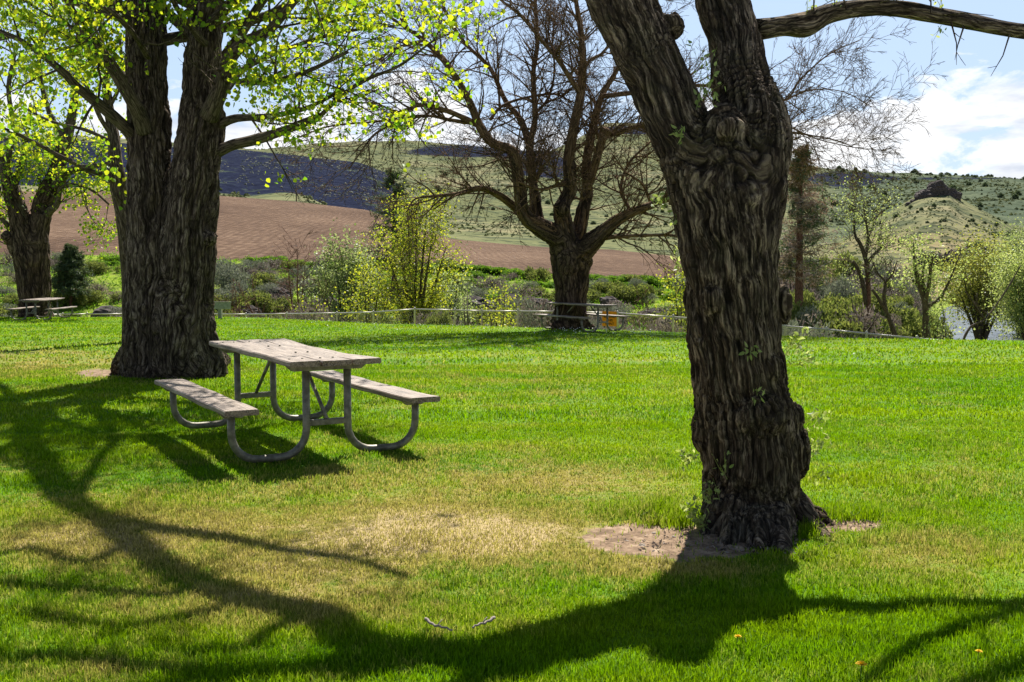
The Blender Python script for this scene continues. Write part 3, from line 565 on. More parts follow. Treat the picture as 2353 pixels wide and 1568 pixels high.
# sprouts
lg = G(); tw2 = Tw(); Ks = dict(step=[.07, .05], n=[5, 0], wig=[.08, .1], up=[.05, .05], rmin=.0012, leaf=0, nl=2, pl=.8, spread=.012, ang=(.3, .7), lr=(.3, .5))
for (x, y, d, L, dx, dz, k) in ((1612, 250, dB-.05, .42, .0, 1, 2), (1622, 235, dB, .38, .1, 1, 2), (1640, 235, dB-.1, .08, -.3, .6, 2), (1815, 800, dB, .12, .8, .4, 8), (1830, 830, dB, .12, .8, .3, 6), (1850, 985, dB, .15, .5, .5, 7), (1855, 1040, dB, .14, .6, .6, 7), (1868, 1100, dB-.1, .1, .6, .4, 4),
                             (1540, 470, dB, .10, -.8, .4, 4), (1555, 520, dB, .10, -.7, .3, 3), (1660, 1090, dB-.35, .12, -.2, 1, 4), (1640, 1150, dB-.36, .12, -.2, 1, 5), (1600, 1190, dB-.3, .13, -.5, .8, 10), (1620, 1215, dB-.36, .12, -.4, .7, 8), (1590, 1060, dB, .1, -.6, .7, 6), (1605, 985, dB, .08, -.7, .3, 3), (1566, 325, dB-.2, .07, .1, .7, 3), (1725, 820, dB-.33, .05, 0, .8, 3), (1745, 920, dB-.4, .05, 0, .8, 3), (1920, 20, 6.95, .15, .2, 1, 3), (1850, 40, 6.9, .2, .1, 1, 3), (2160, 20, 7, .2, .1, 1, 3), (2150, 50, 6.95, .12, .2, -1, 2), (1560, 640, dB+.2, .2, -.2, 1, 3)):
    for _ in range(k): grow(tw2, at(x+rng.uniform(-14, 14), y+rng.uniform(-12, 12), d), Vector((dx+rng.gauss(0, .35), rng.gauss(0, .35)-.2, dz)).normalized(), L*rng.uniform(.6, 1.1), .0022, 0, rng, Ks)
tq = np.array(tw.tips); tqx, tqy = px(tq[:, 0], tq[:, 1], tq[:, 2]); tq = tq[(tqy < -25) | (tqx < -25) | (tqx > 2380)]; print('shade leaves', len(tq)); leaves(lg, tq, .07, rs, .3, .45); leaves(lg, tw2.tips, .034, rs, 0, .5); prisms(lg, tw2.seg, 3)
lb = lg.build('sprouts', M['leafK'], attr='leaf')
adopt(trB, o, gb, lb)
# ======== TREE A : large twin-stem cottonwood
dA = 14.75
A1 = limb([(352, 900, 91, dA), (352, 850, 75, dA), (352, 780, 65, dA), (353, 700, 61, dA), (350, 600, 57, dA), (346, 500, 53, dA), (344, 400, 47, dA), (341, 250, 43, dA+.1), (338, 100, 42, dA+.2), (335, 0, 41, dA+.3), (325, -250, 33, dA+.6), (300, -700, 18, dA+1)])
A2 = limb([(436, 900, 91, dA), (434, 850, 71, dA), (425, 780, 61, dA), (425, 700, 59, dA), (428, 600, 61, dA-.05), (436, 500, 59, dA-.08), (448, 400, 54, dA-.05), (462, 300, 49, dA), (466, 200, 42, dA), (472, 100, 37, dA), (478, 0, 34, dA+.1), (500, -250, 27, dA+.3), (540, -700, 16, dA+.5)])
A3 = limb([(300, 870, 31, dA-.1), (310, 790, 27, dA-.1), (330, 700, 23, dA-.1)]); A4 = limb([(495, 868, 31, dA), (478, 800, 27, dA), (462, 720, 23, dA)]); A5 = limb([(395, 870, 46, dA-.3), (392, 760, 40, dA-.25), (392, 660, 36, dA-.15)])
rtA = []
for (x, y, tx, ty, r0) in ((300, 800, 262, 862, 22), (345, 810, 330, 872, 26), (400, 810, 400, 874, 26), (450, 810, 468, 866, 24), (480, 800, 518, 838, 22)):
    g_ = ground(tx, ty); p0_ = at(x, y, dA-.1); rr0 = rpx(r0, dA); zb = g_.z; rtA.append(cr([(p0_.x, p0_.y, p0_.z, rr0), (p0_.x*.4+g_.x*.6, p0_.y*.4+g_.y*.6, zb+(p0_.z-zb)*.35, rr0*.9), (g_.x, g_.y, zb, rr0*.6), (g_.x+(g_.x-p0_.x)*.5, g_.y+(g_.y-p0_.y)*.5, zb-.12, rr0*.4)], 6))
knot = [ctr(484, 548, dA-.25, 16, (1, 1.4, 1)), ctr(300, 575, dA, 20, (.7, 1, 1.6))]
trA = tree('cottonwood_tree', (at(392, 850, dA).x, dA, float(lawn_z(dA))), 'huge twin-stemmed cottonwood with pale furrowed bark and fresh yellow-green leaves behind the near table')
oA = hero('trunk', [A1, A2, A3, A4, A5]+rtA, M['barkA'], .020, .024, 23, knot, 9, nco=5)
LA = [[(330, 300, 20, dA-.2), (318, 262, 18, dA-.4), (299, 226, 16, dA-.6), (254, 147, 14, dA-.9), (220, 107, 11, dA-1.1), (185, 60, 9, dA-1.3), (150, -10, 7, dA-1.4)],
      [(310, 320, 16, dA), (293, 299, 14, dA-.2), (237, 248, 12, dA-.5), (180, 203, 10, dA-.8), (141, 163, 8, dA-1), (60, 100, 6, dA-1.3), (-30, 60, 4, dA-1.4)],
      [(480, 270, 22, dA-.2), (503, 210, 18, dA-.4), (528, 135, 15, dA-.6), (564, 98, 14, dA-.8), (620, 68, 12, dA-1), (659, 23, 10, dA-1.2), (710, -40, 8, dA-1.4)],
      [(500, 290, 12, dA), (540, 273, 9, dA-.2), (609, 268, 7, dA-.4), (700, 250, 5, dA-.6), (790, 205, 4, dA-.8)],
      [(495, 350, 16, dA), (535, 333, 13, dA-.2), (592, 320, 12, dA-.4), (659, 298, 10, dA-.6), (735, 268, 8, dA-.8)],
      [(735, 268, 5, dA-.8), (790, 215, 5, dA-.8), (850, 180, 4, dA-.8), (920, 150, 3, dA-.9), (1000, 90, 2, dA-1)],
      [(520, 210, 8, dA+.1), (560, 160, 7, dA+.5), (640, 120, 5, dA+.9), (760, 80, 4, dA+1.2), (880, 60, 3, dA+1.4)],
      [(480, 60, 14, dA), (540, 0, 11, dA-.8), (640, -80, 8, dA-1.4), (800, -140, 6, dA-2)], [(330, 60, 14, dA+.3), (260, 0, 11, dA), (160, -60, 8, dA-.4), (0, -120, 5, dA-1)],
      [(340, 200, 12, dA+.3), (280, 170, 9, dA+1), (200, 100, 7, dA+1.6), (90, 60, 5, dA+2), (0, 0, 3, dA+2.4)],
      [(470, 100, 9, dA-.3), (420, 40, 6, dA-1), (380, -30, 5, dA-1.6)], [(340, 130, 8, dA-.4), (300, 70, 6, dA-1.2), (250, 20, 5, dA-1.8)], [(500, 180, 7, dA-.4), (590, 190, 6, dA-1), (690, 170, 5, dA-1.4), (800, 120, 3, dA-1.8)]]
gA = G(); twA = Tw(); rng = random.Random(5)
KA = dict(step=[.28, .16, .1], n=[3.4, 5.0, 0], wig=[.10, .13, .16], up=[.02, 0., -.02], rmin=.003, leaf=1, nl=7, pl=.9, spread=.15, ang=(.4, 1.0), lr=(.32, .5))
for k, l in enumerate(LA):
    P = limb(l, n=7); tube(gA, P, 12, rough=.25, seed=k*3)
    big = k in (7, 8); along(twA, P, 4.2 if k != 5 else 5.2, 1.5 if k != 4 else .7, .02, rng, KA, .12 if k != 4 else .5)
# high crown above the frame (casts the shade)
for S in (A1, A2):
    for i in range(14):
        p = S[-1-rng.randrange(26)]; dd = Vector((rng.gauss(0, 1)*(1), rng.gauss(0, 1), .5)).normalized(); q = [tuple(p[:3])+(.09,)]
        v = Vector(p[:3])
        for s in range(4): dd = (dd+Vector((rng.gauss(0, .2), rng.gauss(0, .2), .12))).normalized(); v = v+dd*.85; q.append((*v, .075-.015*s))
        P = cr(q, 4)
        lowest = [px(a[0], a[1], a[2])[1] for a in P]
        if max(lowest[3:]) > 40 and rng.random() < .7: continue
        tube(gA, P, 8); along(twA, P, 1.6, 1.4, .02, rng, KA, .2)
prisms(gA, twA.seg, 3); prisms(gA, twA.thick, 6); oL = gA.build('branches', M['limb'], attr='bark')
lg = G(); tp = np.array(twA.tips); ax, ay = px(tp[:, 0], tp[:, 1], tp[:, 2])
dens = fbm(tp*2.1, 3); keep = (rs.uniform(0, 1, len(tp)) < .56+2.4*dens+.16*(ax > 515)*(ay < 230)) & ~((ax > 290) & (ax < 515) & (ay > 60) & (rs.uniform(0, 1, len(tp)) < .93)) & ~((ay > 330) & (rs.uniform(0, 1, len(tp)) < .7)) & ~((ax > 850) & (ay > 60) & (rs.uniform(0, 1, len(tp)) < .5))
print('leavesA', len(tp), keep.sum()); cl_ = tp[keep]; cl_ = cl_[rs.uniform(0, 1, len(cl_)) < .28]; cl_ = np.repeat(cl_, 4, 0)+rs.normal(0, .045, (len(cl_)*4, 3)); leaves(lg, cl_, .054, rs, .9, .95, .5)
oF = lg.build('leaves', M['leafA'], attr='leaf'); adopt(trA, oA, oL, oF)
# ======== generic secondary tree
def sec_tree(name, label, trunk, limbs, K, mats, tw=(2.2, 1.3, .02), leaf=None, seed=1, group=None, f0=.15, sides=14, tf0=None, bias=(0, 0, 0), heroK=None):
    rng = random.Random(seed); g = G(); T = Tw(); P0 = limb(trunk[0], n=6)
    b = P0[0]; e = tree(name, (b[0], b[1], b[2]), label, 'tree', group)
    for k, t_ in enumerate(trunk):
        P = limb(t_, n=6); tube(g, P, sides, rough=.5, seed=seed+k, freq=16)
        if tf0 is not None: along(T, P, tw[0], tw[1], tw[2], rng, K, tf0, bias=bias)
    gl = G()
    for k, l in enumerate(limbs):
        P = limb(l, n=6); tube(gl, P, 9, rough=.25, seed=k*5); along(T, P, tw[0], tw[1], tw[2], rng, K, f0, bias=bias)
    gx = gl if limbs else g; prisms(gx, T.seg, 3); prisms(gx, T.thick, 6)
    if heroK:
        sk = [limb(t_, n=4) for t_ in trunk]
        for li, m_ in heroK['ext']: P = limb(limbs[li][:m_], n=4); P[:, 3] *= np.linspace(1.18, .9, len(P)); sk.append(P)
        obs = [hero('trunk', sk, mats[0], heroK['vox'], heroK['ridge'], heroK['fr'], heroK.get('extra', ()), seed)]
    else: obs = [g.build('trunk', mats[0], attr='bark')]
    if limbs: obs.append(gl.build('branches', mats[1], attr='bark'))
    if leaf and T.tips:
        lg = G(); leaves(lg, T.tips, leaf[1], rs, leaf[2] if len(leaf) > 2 else .3, leaf[3] if len(leaf) > 3 else .8); obs.append(lg.build('crown', leaf[0], attr='leaf'))
    adopt(e, *obs); print(name, len(T.seg), len(T.tips)); return e
# ======== TREE C : broad bare tree (units: crop px -> photo)
def c3(pts, d0, d1, r=1.):
    n = len(pts); return [(x*.4923+658.8, y*.4923, rr_*.4923*r, d0+(d1-d0)*i/(n-1)) for i, (x, y, rr_) in enumerate(pts)]
dC = 31.2
trunkC = [c3([(1318, 1555, 105), (1320, 1500, 80), (1325, 1400, 70), (1320, 1300, 74), (1300, 1200, 62), (1280, 1120, 48)], dC, dC), c3([(1345, 1400, 50), (1360, 1280, 50), (1365, 1200, 45), (1380, 1150, 36)], dC, dC), c3([(1240, 1545, 26), (1290, 1500, 34), (1320, 1430, 40)], dC-.4, dC), c3([(1420, 1545, 20), (1370, 1500, 34), (1340, 1430, 40)], dC-.3, dC)]
LC = [c3([(1290, 1140, 44), (1250, 1095, 42), (1180, 1055, 38), (1110, 1005, 32), (1085, 880, 27), (1060, 720, 24), (960, 670, 21), (900, 590, 19), (840, 450, 17), (740, 290, 14), (640, 190, 11), (540, 120, 8), (430, 40, 5), (340, -60, 3)], dC, dC-3),
      c3([(1170, 1060, 30), (1160, 950, 25), (1150, 850, 21), (1130, 680, 18), (1090, 560, 15), (1020, 470, 12), (950, 320, 10), (830, 200, 8), (740, 50, 6), (700, -100, 4)], dC, dC+2),
      c3([(1110, 1010, 26), (1050, 955, 20), (980, 905, 17), (900, 880, 14), (800, 905, 10), (700, 915, 7), (600, 930, 4), (560, 990, 3)], dC, dC-2),
      c3([(1140, 800, 18), (1140, 660, 15), (1160, 540, 14), (1150, 350, 11), (1170, 200, 9), (1160, 0, 7), (1150, -150, 5)], dC, dC+1),
      c3([(900, 590, 14), (780, 530, 12), (680, 500, 10), (600, 495, 9), (520, 560, 8), (450, 600, 6), (390, 650, 5), (290, 790, 3)], dC-1.5, dC-4),
      c3([(860, 575, 10), (760, 560, 8), (650, 540, 7), (520, 555, 6), (400, 570, 5), (200, 590, 4), (60, 640, 3)], dC-1.5, dC-3),
      c3([(640, 190, 8), (560, 210, 7), (480, 240, 6), (430, 280, 5), (330, 330, 4), (250, 390, 3)], dC-2.5, dC-3),
      c3([(1330, 1200, 46), (1300, 1080, 38), (1285, 975, 34), (1320, 880, 30), (1315, 750, 27), (1340, 600, 25), (1370, 450, 22), (1382, 300, 17), (1375, 150, 13), (1350, 0, 10), (1330, -200, 7)], dC-.2, dC-.5),
      c3([(1345, 1150, 30), (1385, 980, 27), (1400, 880, 25), (1400, 750, 21), (1430, 600, 18), (1470, 450, 15), (1540, 330, 11), (1600, 200, 8), (1680, 60, 6), (1760, -60, 4)], dC+.3, dC+3),
      c3([(1400, 880, 20), (1440, 760, 20), (1470, 660, 20), (1490, 600, 22)], dC, dC-.5),
      c3([(1370, 1180, 42), (1440, 1115, 34), (1520, 1045, 27), (1600, 1000, 23), (1700, 960, 18), (1790, 920, 15), (1900, 860, 12), (2100, 790, 8), (2250, 700, 5), (2400, 640, 3)], dC-.2, dC-2),
      c3([(1440, 1120, 14), (1500, 1110, 11), (1560, 1105, 10), (1660, 1100, 8), (1800, 1100, 6), (1900, 1130, 4)], dC-.2, dC-1.5),
      c3([(1320, 850, 12), (1250, 870, 9), (1180, 885, 7), (1080, 850, 4)], dC-.3, dC-1.5),
      c3([(1370, 440, 14), (1320, 360, 12), (1260, 270, 11), (1190, 190, 9), (1100, 80, 8), (1000, 0, 6), (930, -80, 4)], dC-.4, dC-2.5),
      c3([(1375, 330, 9), (1420, 280, 8), (1480, 240, 6), (1560, 120, 5), (1620, 0, 4)], dC, dC+1),
      c3([(1470, 450, 12), (1650, 430, 10), (1900, 400, 8), (2150, 420, 6), (2320, 470, 5), (2400, 370, 4), (2530, 255, 3), (2680, 185, 2)], dC+1, dC+1),
      c3([(1480, 640, 12), (1700, 580, 10), (2000, 580, 8), (2280, 610, 6), (2400, 625, 4), (2560, 655, 3), (2650, 690, 2)], dC, dC-1),
      c3([(2150, 420, 5), (2300, 560, 4), (2450, 640, 3), (2600, 680, 2), (2720, 700, 2)], dC+1, dC),
      c3([(2320, 470, 4), (2450, 420, 3), (2600, 430, 2), (2730, 500, 2)], dC+1, dC+1.5), c3([(1150, 540, 8), (1220, 460, 7), (1250, 330, 5), (1240, 180, 4), (1270, 20, 3)], dC+.5, dC+2), c3([(950, 560, 8), (1000, 500, 7), (1100, 460, 6), (1250, 440, 5), (1330, 480, 4)], dC+.5, dC+1.5), c3([(1600, 980, 9), (1560, 880, 8), (1600, 760, 6), (1700, 660, 4)], dC, dC+1), c3([(1700, 950, 8), (1660, 860, 6), (1580, 800, 5), (1520, 720, 3)], dC, dC-1)]
KC = dict(step=[.34, .2, .16], n=[4.6, 5.6, 0], wig=[.15, .18, .2], up=[.03, .02, 0], rmin=.0062, leaf=9, nl=0, spread=.1, ang=(.35, 1.05), lr=(.34, .56))
sec_tree('bare_tree', 'broad bare leafless tree with brown spreading limbs standing beside the far picnic table', trunkC, LC, KC, (M['barkC'], M['limbC'], M['twigC']), tw=(6.6, 2.1, .028), seed=12, f0=.12, sides=24, heroK=dict(vox=.036, ridge=.034, fr=9, ext=[(0, 6), (1, 3), (7, 5), (8, 4), (10, 5)], extra=[(at(1308, 600, dC-.3), .36, (1, 1, 1.3)), (at(1290, 480, dC-.5), .22, (1, 1, 1)), (at(1335, 600, dC), .3, (1, 1, 1.4))]))
# ======== TREE D, E left
dD = 42.
def s4(l, d0, d1): n = len(l); return [(x, y, r, d0+(d1-d0)*i/(n-1)) for i, (x, y, r) in enumerate(l)]
KD = dict(step=[.4, .25, .16], n=[2.6, 3.6, 0], wig=[.12, .15, .18], up=[.03, .01, 0], rmin=.006, leaf=1, nl=4, pl=.9, spread=.2, ang=(.4, 1.1), lr=(.32, .5))
TD = [s4([(84, 740, 42), (83, 727, 36), (78, 690, 31), (73, 640, 31), (66, 590, 32), (60, 560, 26)], dD, dD), s4([(95, 700, 18), (90, 600, 24), (92, 540, 18), (100, 490, 17)], dD, dD)]
LD = [s4([(60, 570, 24), (44, 500, 20), (28, 440, 18), (10, 390, 15), (-10, 340, 12), (-50, 260, 8)], dD, dD), s4([(75, 560, 18), (82, 520, 15), (108, 450, 22), (128, 410, 20), (140, 350, 14), (160, 290, 11), (175, 200, 8), (185, 80, 5)], dD, dD+1), s4([(128, 430, 12), (150, 400, 10), (175, 388, 8), (215, 382, 6), (255, 375, 4)], dD, dD-1),
      s4([(102, 505, 9), (115, 485, 9), (130, 472, 7), (136, 450, 5), (142, 430, 4), (175, 425, 3), (215, 440, 3), (250, 470, 2)], dD, dD-1), s4([(50, 590, 16), (30, 560, 12), (8, 535, 10)], dD, dD-.3), s4([(30, 430, 9), (50, 380, 7), (60, 320, 5), (70, 240, 4)], dD, dD+1), s4([(10, 400, 7), (30, 300, 6), (20, 200, 5), (40, 100, 4)], dD, dD-1), s4([(150, 330, 7), (110, 250, 6), (90, 150, 5), (100, 40, 3)], dD, dD), s4([(20, 520, 6), (-10, 480, 5), (0, 430, 4)], dD, dD)]
sec_tree('cottonwood_tree', 'smaller leafy cottonwood at far left whose thick trunk stands behind the distant picnic table', TD, LD, KD, (M['barkC'], M['limb'], M['twigC']), tw=(2.8, 2.1, .03), leaf=(M['leafA'], .105, .4, .9), seed=21, sides=20, heroK=dict(vox=.045, ridge=.035, fr=8, ext=[(0, 4), (1, 6), (4, 3)]))
dE = 24.
TE = [s4([(312, 800, 30), (308, 700, 26), (300, 600, 22), (288, 510, 19), (274, 430, 17), (266, 380, 16), (262, 330, 13), (250, 250, 10), (238, 150, 7), (230, 40, 5)], dE, dE)]
LE = [s4([(268, 425, 6), (240, 405, 5), (197, 389, 5), (141, 361, 4.5), (56, 316, 4), (-10, 288, 3)], dE, dE-2), s4([(262, 320, 6), (230, 270, 5), (200, 200, 4), (150, 120, 3)], dE, dE-1), s4([(250, 250, 5), (280, 180, 4), (275, 80, 3)], dE, dE), s4([(290, 520, 5), (275, 470, 4), (262, 445, 2)], dE, dE-.3), s4([(262, 330, 5), (200, 300, 4), (120, 280, 3), (40, 240, 2)], dE, dE+1)]
KE = dict(KD); KE.update(rmin=.004, spread=.15, pl=.9, n=[4, 5, 0])
sec_tree('cottonwood_tree', 'slender leaning tree with flaking sunlit bark half hidden behind the huge twin-stemmed cottonwood', TE, LE, KE, (M['barkA'], M['limb'], M['twig']), tw=(2.2, 1.2, .015), leaf=(M['leafA'], .10, .4, .9), seed=31, sides=18)
# ---------------------------------------------------------------- plants beyond the fence
def bank_at(x, d): return Vector(((x-1176.5)/F*d, d, height_at(x, d)))
def lbase(x, d): # photo y of ground there
    p = bank_at(x, d); return float(px(p.x, p.y, p.z)[1])
def sapling(name, label, x0, d, ytop, halfw, nst, K, mats, leaf, tw, seed, r=6, group=None, lean=0, yb=None, tf=.25):
    rng = random.Random(seed); y0 = yb or lbase(x0, d)+4; tr = []
    for k in range(nst):
        f = (k+.5)/nst*2-1 if nst > 1 else 0; x1 = x0+lean+f*halfw*.85+rng.uniform(-5, 5); yt = ytop+abs(f)**2*.35*(y0-ytop)+rng.uniform(0, 12)
        xs = x0+f*6; tr.append([(xs, y0, r, d), (xs+(x1-xs)*.18+rng.uniform(-4, 4), y0+(yt-y0)*.3, r*.7, d+rng.uniform(-.5, .5)), (xs+(x1-xs)*.55, y0+(yt-y0)*.62, r*.45, d+rng.uniform(-1, 1)), (x1, yt, r*.15, d+rng.uniform(-1.5, 1.5))])
    return sec_tree(name, label, tr, [], K, mats, tw=tw, leaf=leaf, seed=seed, sides=8, tf0=tf, group=group)
KF = dict(step=[.3, .2, .15], n=[2.2, 3.2, 0], wig=[.12, .15, .2], up=[.10, .08, .03], rmin=.007, leaf=1, nl=8, pl=.8, spread=.26, ang=(.3, .9), lr=(.32, .5))
m3 = (M['limb'], M['limb'], M['twig'])
sapling('poplar_tree', 'tall yellow-green young poplar with several stems behind the fence, left of the bare tree', 955, 44, 468, 95, 7, KF, m3, (M['leafY'], .078), (3.2, 1.7, .02), 41, 6, tf=.12)
sapling('poplar_tree', 'low yellow-green bush poplar at the left foot of the tall yellow poplar', 850, 43, 640, 55, 5, KF, m3, (M['leafY'], .078), (4., 1., .012), 42, 4)
sapling('birch_tree', 'pale grey-green round-topped tree behind the fence left of the tall yellow poplar', 795, 50, 570, 62, 6, KF, m3, (M['leafG'], .11), (3.6, 1.4, .015), 43, 6)
sapling('birch_tree', 'pale green leafy thicket just right of the tall yellow poplar', 1035, 47, 640, 42, 5, KF, m3, (M['leafG'], .11), (3., 1.1, .015), 44, 5)
sapling('poplar_tree', 'small bright yellow-green sapling behind the fence between poplar and bare tree', 1150, 40, 648, 45, 5, KF, m3, (M['leafY'], .072), (3.6, .8, .012), 45, 3)
sapling('poplar_tree', 'tiny yellow sapling behind the fence in front of the leafless sapling', 722, 43, 690, 28, 3, KF, m3, (M['leafY'], .10), (2.2, .5, .01), 46, 2)
sapling('willow_tree', 'yellow-green willow sapling showing at the left edge of the near gnarled trunk', 1572, 38, 608, 30, 4, KF, m3, (M['leafY'], .09), (2.6, .9, .012), 47, 3)
KB = dict(KF); KB.update(leaf=9, n=[2.6, 3., 0], rmin=.008)
sapling('bare_sapling', 'thin leafless sapling behind the fence left of the grey-green tree', 682, 46, 560, 38, 3, KB, (M['limbO'], M['limb'], M['twigP']), None, (5.5, 1.2, .016), 48, 3.2)
sapling('bare_sapling', 'leaning leafless sapling with pale twigs behind the fence right of the low grey board', 612, 48, 640, 36, 2, KB, (M['limbO'], M['limb'], M['twigP']), None, (5, 1., .014), 49, 2.6, lean=-45)
sapling('bare_sapling', 'short tangled bare sapling behind the fence just right of the low grey board', 548, 47, 655, 30, 4, KB, (M['limbO'], M['limb'], M['twigP']), None, (5, .9, .014), 54, 2)
sapling('bare_sapling', 'bare grey sapling leaning right between the leafless sapling and the grey-green tree', 735, 48, 640, 26, 3, KB, (M['limbO'], M['limb'], M['twigP']), None, (5, .9, .014), 55, 2.2, lean=18)
sapling('bare_sapling', 'low bare pale-twigged sapling behind the fence right of the far picnic table', 1480, 37, 690, 40, 5, KB, (M['limbO'], M['limb'], M['twigP']), None, (5, .8, .014), 56, 2)
sapling('bare_sapling', 'slim bare sapling directly right of the pale green thicket', 1072, 46, 650, 14, 2, KB, (M['limb'], M['limb'], M['twig']), None, (2.2, .7, .012), 50, 3)
# pines: whorled drooping branches with needle sprays
def pine(name, label, x, d, ytop, ycrown, r, halfw, seed, dead=.0, skew=0, trunkmat='limbO', nb=60, asym=0, nl=70):
    rng = random.Random(seed); y0 = lbase(x, d)+6; g = G(); tr = limb([(x, y0, r*1.15, d), (x+1, (y0+ycrown)/2, r, d), (x+skew*.5, (ycrown+ytop)/2, r*.6, d), (x+skew, ytop, r*.12, d)]); tube(g, tr, 14, rough=.2)
    e = tree(name, tuple(tr[0][:3]), label); ot = g.build('trunk', M[trunkmat], attr='bark'); T = Tw(); lv, dl = [], []
    p0 = at(x, ycrown, d); p1 = at(x+skew, ytop, d); hw = rpx(halfw, d)
    for i in range(nb):
        f = (i+rng.random())/nb; b = Vector(tr[0][:3]).lerp(Vector(tr[-1][:3]), 0); b = p0.lerp(p1, f); a = rng.uniform(0, 6.283)
        L = hw*(1-f)**.55*rng.uniform(.55, 1.15)*(1+asym*math.cos(a)); L = max(L, hw*.2); v = b.copy(); dd = Vector((math.cos(a), math.sin(a), .15)); isd = rng.random() < dead
        for s in range(6):
            dd = (dd+Vector((rng.gauss(0, .12), rng.gauss(0, .12), -.05 if s < 3 else .06))).normalized(); v2 = v+dd*L/6; rr_ = .028*(1-s/7)
            T.seg.append((*v, *v2, rr_, rr_*.8))
            if s > 0:
                for _ in range(2): w = v2+Vector((rng.gauss(0, 1), rng.gauss(0, 1), rng.gauss(0, .5)))*L*.16; T.seg.append((*v2, *w, .014, .008)); (dl if isd else lv).extend([tuple(w+Vector((rng.gauss(0, 1), rng.gauss(0, 1), rng.gauss(0, .6)))*L*.07) for _ in range(nl//(14 if isd else 9))])
            v = v2
    obs = [ot, twigmesh(T, 'branches', M['twigP'] if dead > .4 else M['limbO'])]
    for (pts, mt, nm) in ((lv, 'needle', 'crown'), (dl, 'needleD', 'dead_foliage')):
        if pts: lg = G(); leaves(lg, pts, .17, rs, 0, .22); obs.append(lg.build(nm, M[mt], attr='leaf'))
    adopt(e, *obs)
pine('pine_tree', 'dark green pine rising behind the tall yellow poplar', 905, 66, 392, 620, 7, 84, 51, nb=90, nl=130)
pine('pine_tree', 'tall half-dead pine with a straight reddish trunk just right of the near gnarled trunk', 1834, 50, 338, 650, 10, 88, 52, dead=.66, skew=8, nb=170, asym=.15, nl=96)
pine('juniper_tree', 'small conical dark juniper on the green slope left of the huge cottonwood', 162, 62, 566, 676, 4, 46, 53, nb=110, nl=200)
KP = dict(KB); KP.update(rmin=.012, up=[.08, .05, .02], n=[3.6, 3.4, 0], step=[.25, .2, .15])
sec_tree('dead_tree', 'tall forked dead-topped tree right of the reddish pine trunk', [s4([(1996, 752, 6), (1996, 700, 5.5), (1994, 640, 5.5), (1992, 605, 6)], 52, 52)], [s4([(1992, 610, 5), (1984, 580, 4.5), (1976, 560, 4), (1968, 548, 4)], 52, 52), s4([(1993, 605, 5), (2008, 585, 3.5), (2020, 575, 3), (2028, 564, 3)], 52, 52), s4([(1975, 560, 3), (1965, 540, 3), (1962, 500, 2), (1968, 470, 1)], 52, 53), s4([(1990, 590, 3), (1995, 550, 3), (1990, 510, 2), (1985, 480, 1)], 52, 51), s4([(1990, 700, 5), (1982, 650, 5), (1972, 620, 4), (1960, 600, 3)], 52, 52)], dict(KP, leaf=1, nl=3, pl=.6, spread=.25), (M['limbO'], M['limb'], M['twigP']), tw=(5.5, 1.7, .02), leaf=(M['leafK'], .075), seed=61, sides=10)
sec_tree('dead_tree', 'dark leaning bare tree slanting left between the forked dead tree and the budding tree', [s4([(2062, 785, 5), (2050, 752, 5), (2036, 715, 4.5), (2018, 685, 4), (2004, 665, 3)], 44, 44)], [s4([(2036, 715, 4), (2031, 680, 4), (2034, 650, 3), (2018, 630, 2), (2004, 600, 1)], 44, 44), s4([(2034, 650, 3), (2050, 632, 2), (2062, 600, 1)], 44, 43)], KP, (M['limb'], M['limb'], M['twigP']), tw=(6., 1.1, .015), seed=62, sides=10)
sec_tree('aspen_tree', 'budding light green tree with stout dark trunk in front of the river', [s4([(2128, 792, 10), (2128, 750, 8.5), (2127, 710, 8), (2125, 690, 7)], 40, 40)], [s4([(2125, 695, 7), (2115, 660, 6), (2104, 625, 5), (2100, 590, 3), (2098, 556, 1)], 40, 40), s4([(2127, 690, 5), (2135, 650, 4), (2140, 610, 3), (2150, 570, 1)], 40, 39), s4([(2130, 705, 5), (2155, 690, 4), (2175, 660, 3), (2192, 620, 2), (2205, 585, 1)], 40, 40), s4([(2120, 670, 4), (2095, 640, 3), (2080, 610, 1)], 40, 41), s4([(2128, 680, 4), (2120, 640, 3), (2125, 600, 2), (2118, 575, 1)], 40, 40)], dict(KF, pl=.9, nl=6, n=[5, 5, 0], spread=.22, wig=[.2, .22, .25]), (M['limb'], M['limb'], M['twigP']), tw=(3.0, .9, .012), leaf=(M['leafK'], .075), seed=63, sides=12)
sapling('willow_shrub', 'light green leafy shrub at the right foot of the budding tree', 2170, 38, 690, 24, 4, KF, m3, (M['leafK'], .08), (3., .6, .01), 64, 3)
KW = dict(KF); KW.update(up=[.10, .06, .03], pl=.8)
sapling('willow_tree', 'rounded olive-yellow willow leaning over the river', 2255, 85, 592, 70, 9, dict(KW, pl=.8, nl=5, spread=.75, wig=[.2, .22, .25]), m3, (M['leafW'], .13), (2.2, 2.6, .03), 65, 6, yb=822, tf=.4)
sapling('willow_tree', 'green leafy willow cut off by the right edge of the photo', 2372, 75, 612, 62, 9, dict(KW, spread=.6), m3, (M['leafK'], .12), (3.2, 2.2, .03), 66, 5, yb=840, tf=.3)
sapling('willow_tree', 'grey-green hazy willow behind the others at the right edge', 2345, 110, 580, 50, 7, dict(KW, spread=.9), m3, (M['leafG'], .15), (2.6, 2.8, .03), 67, 4, yb=772, tf=.3)
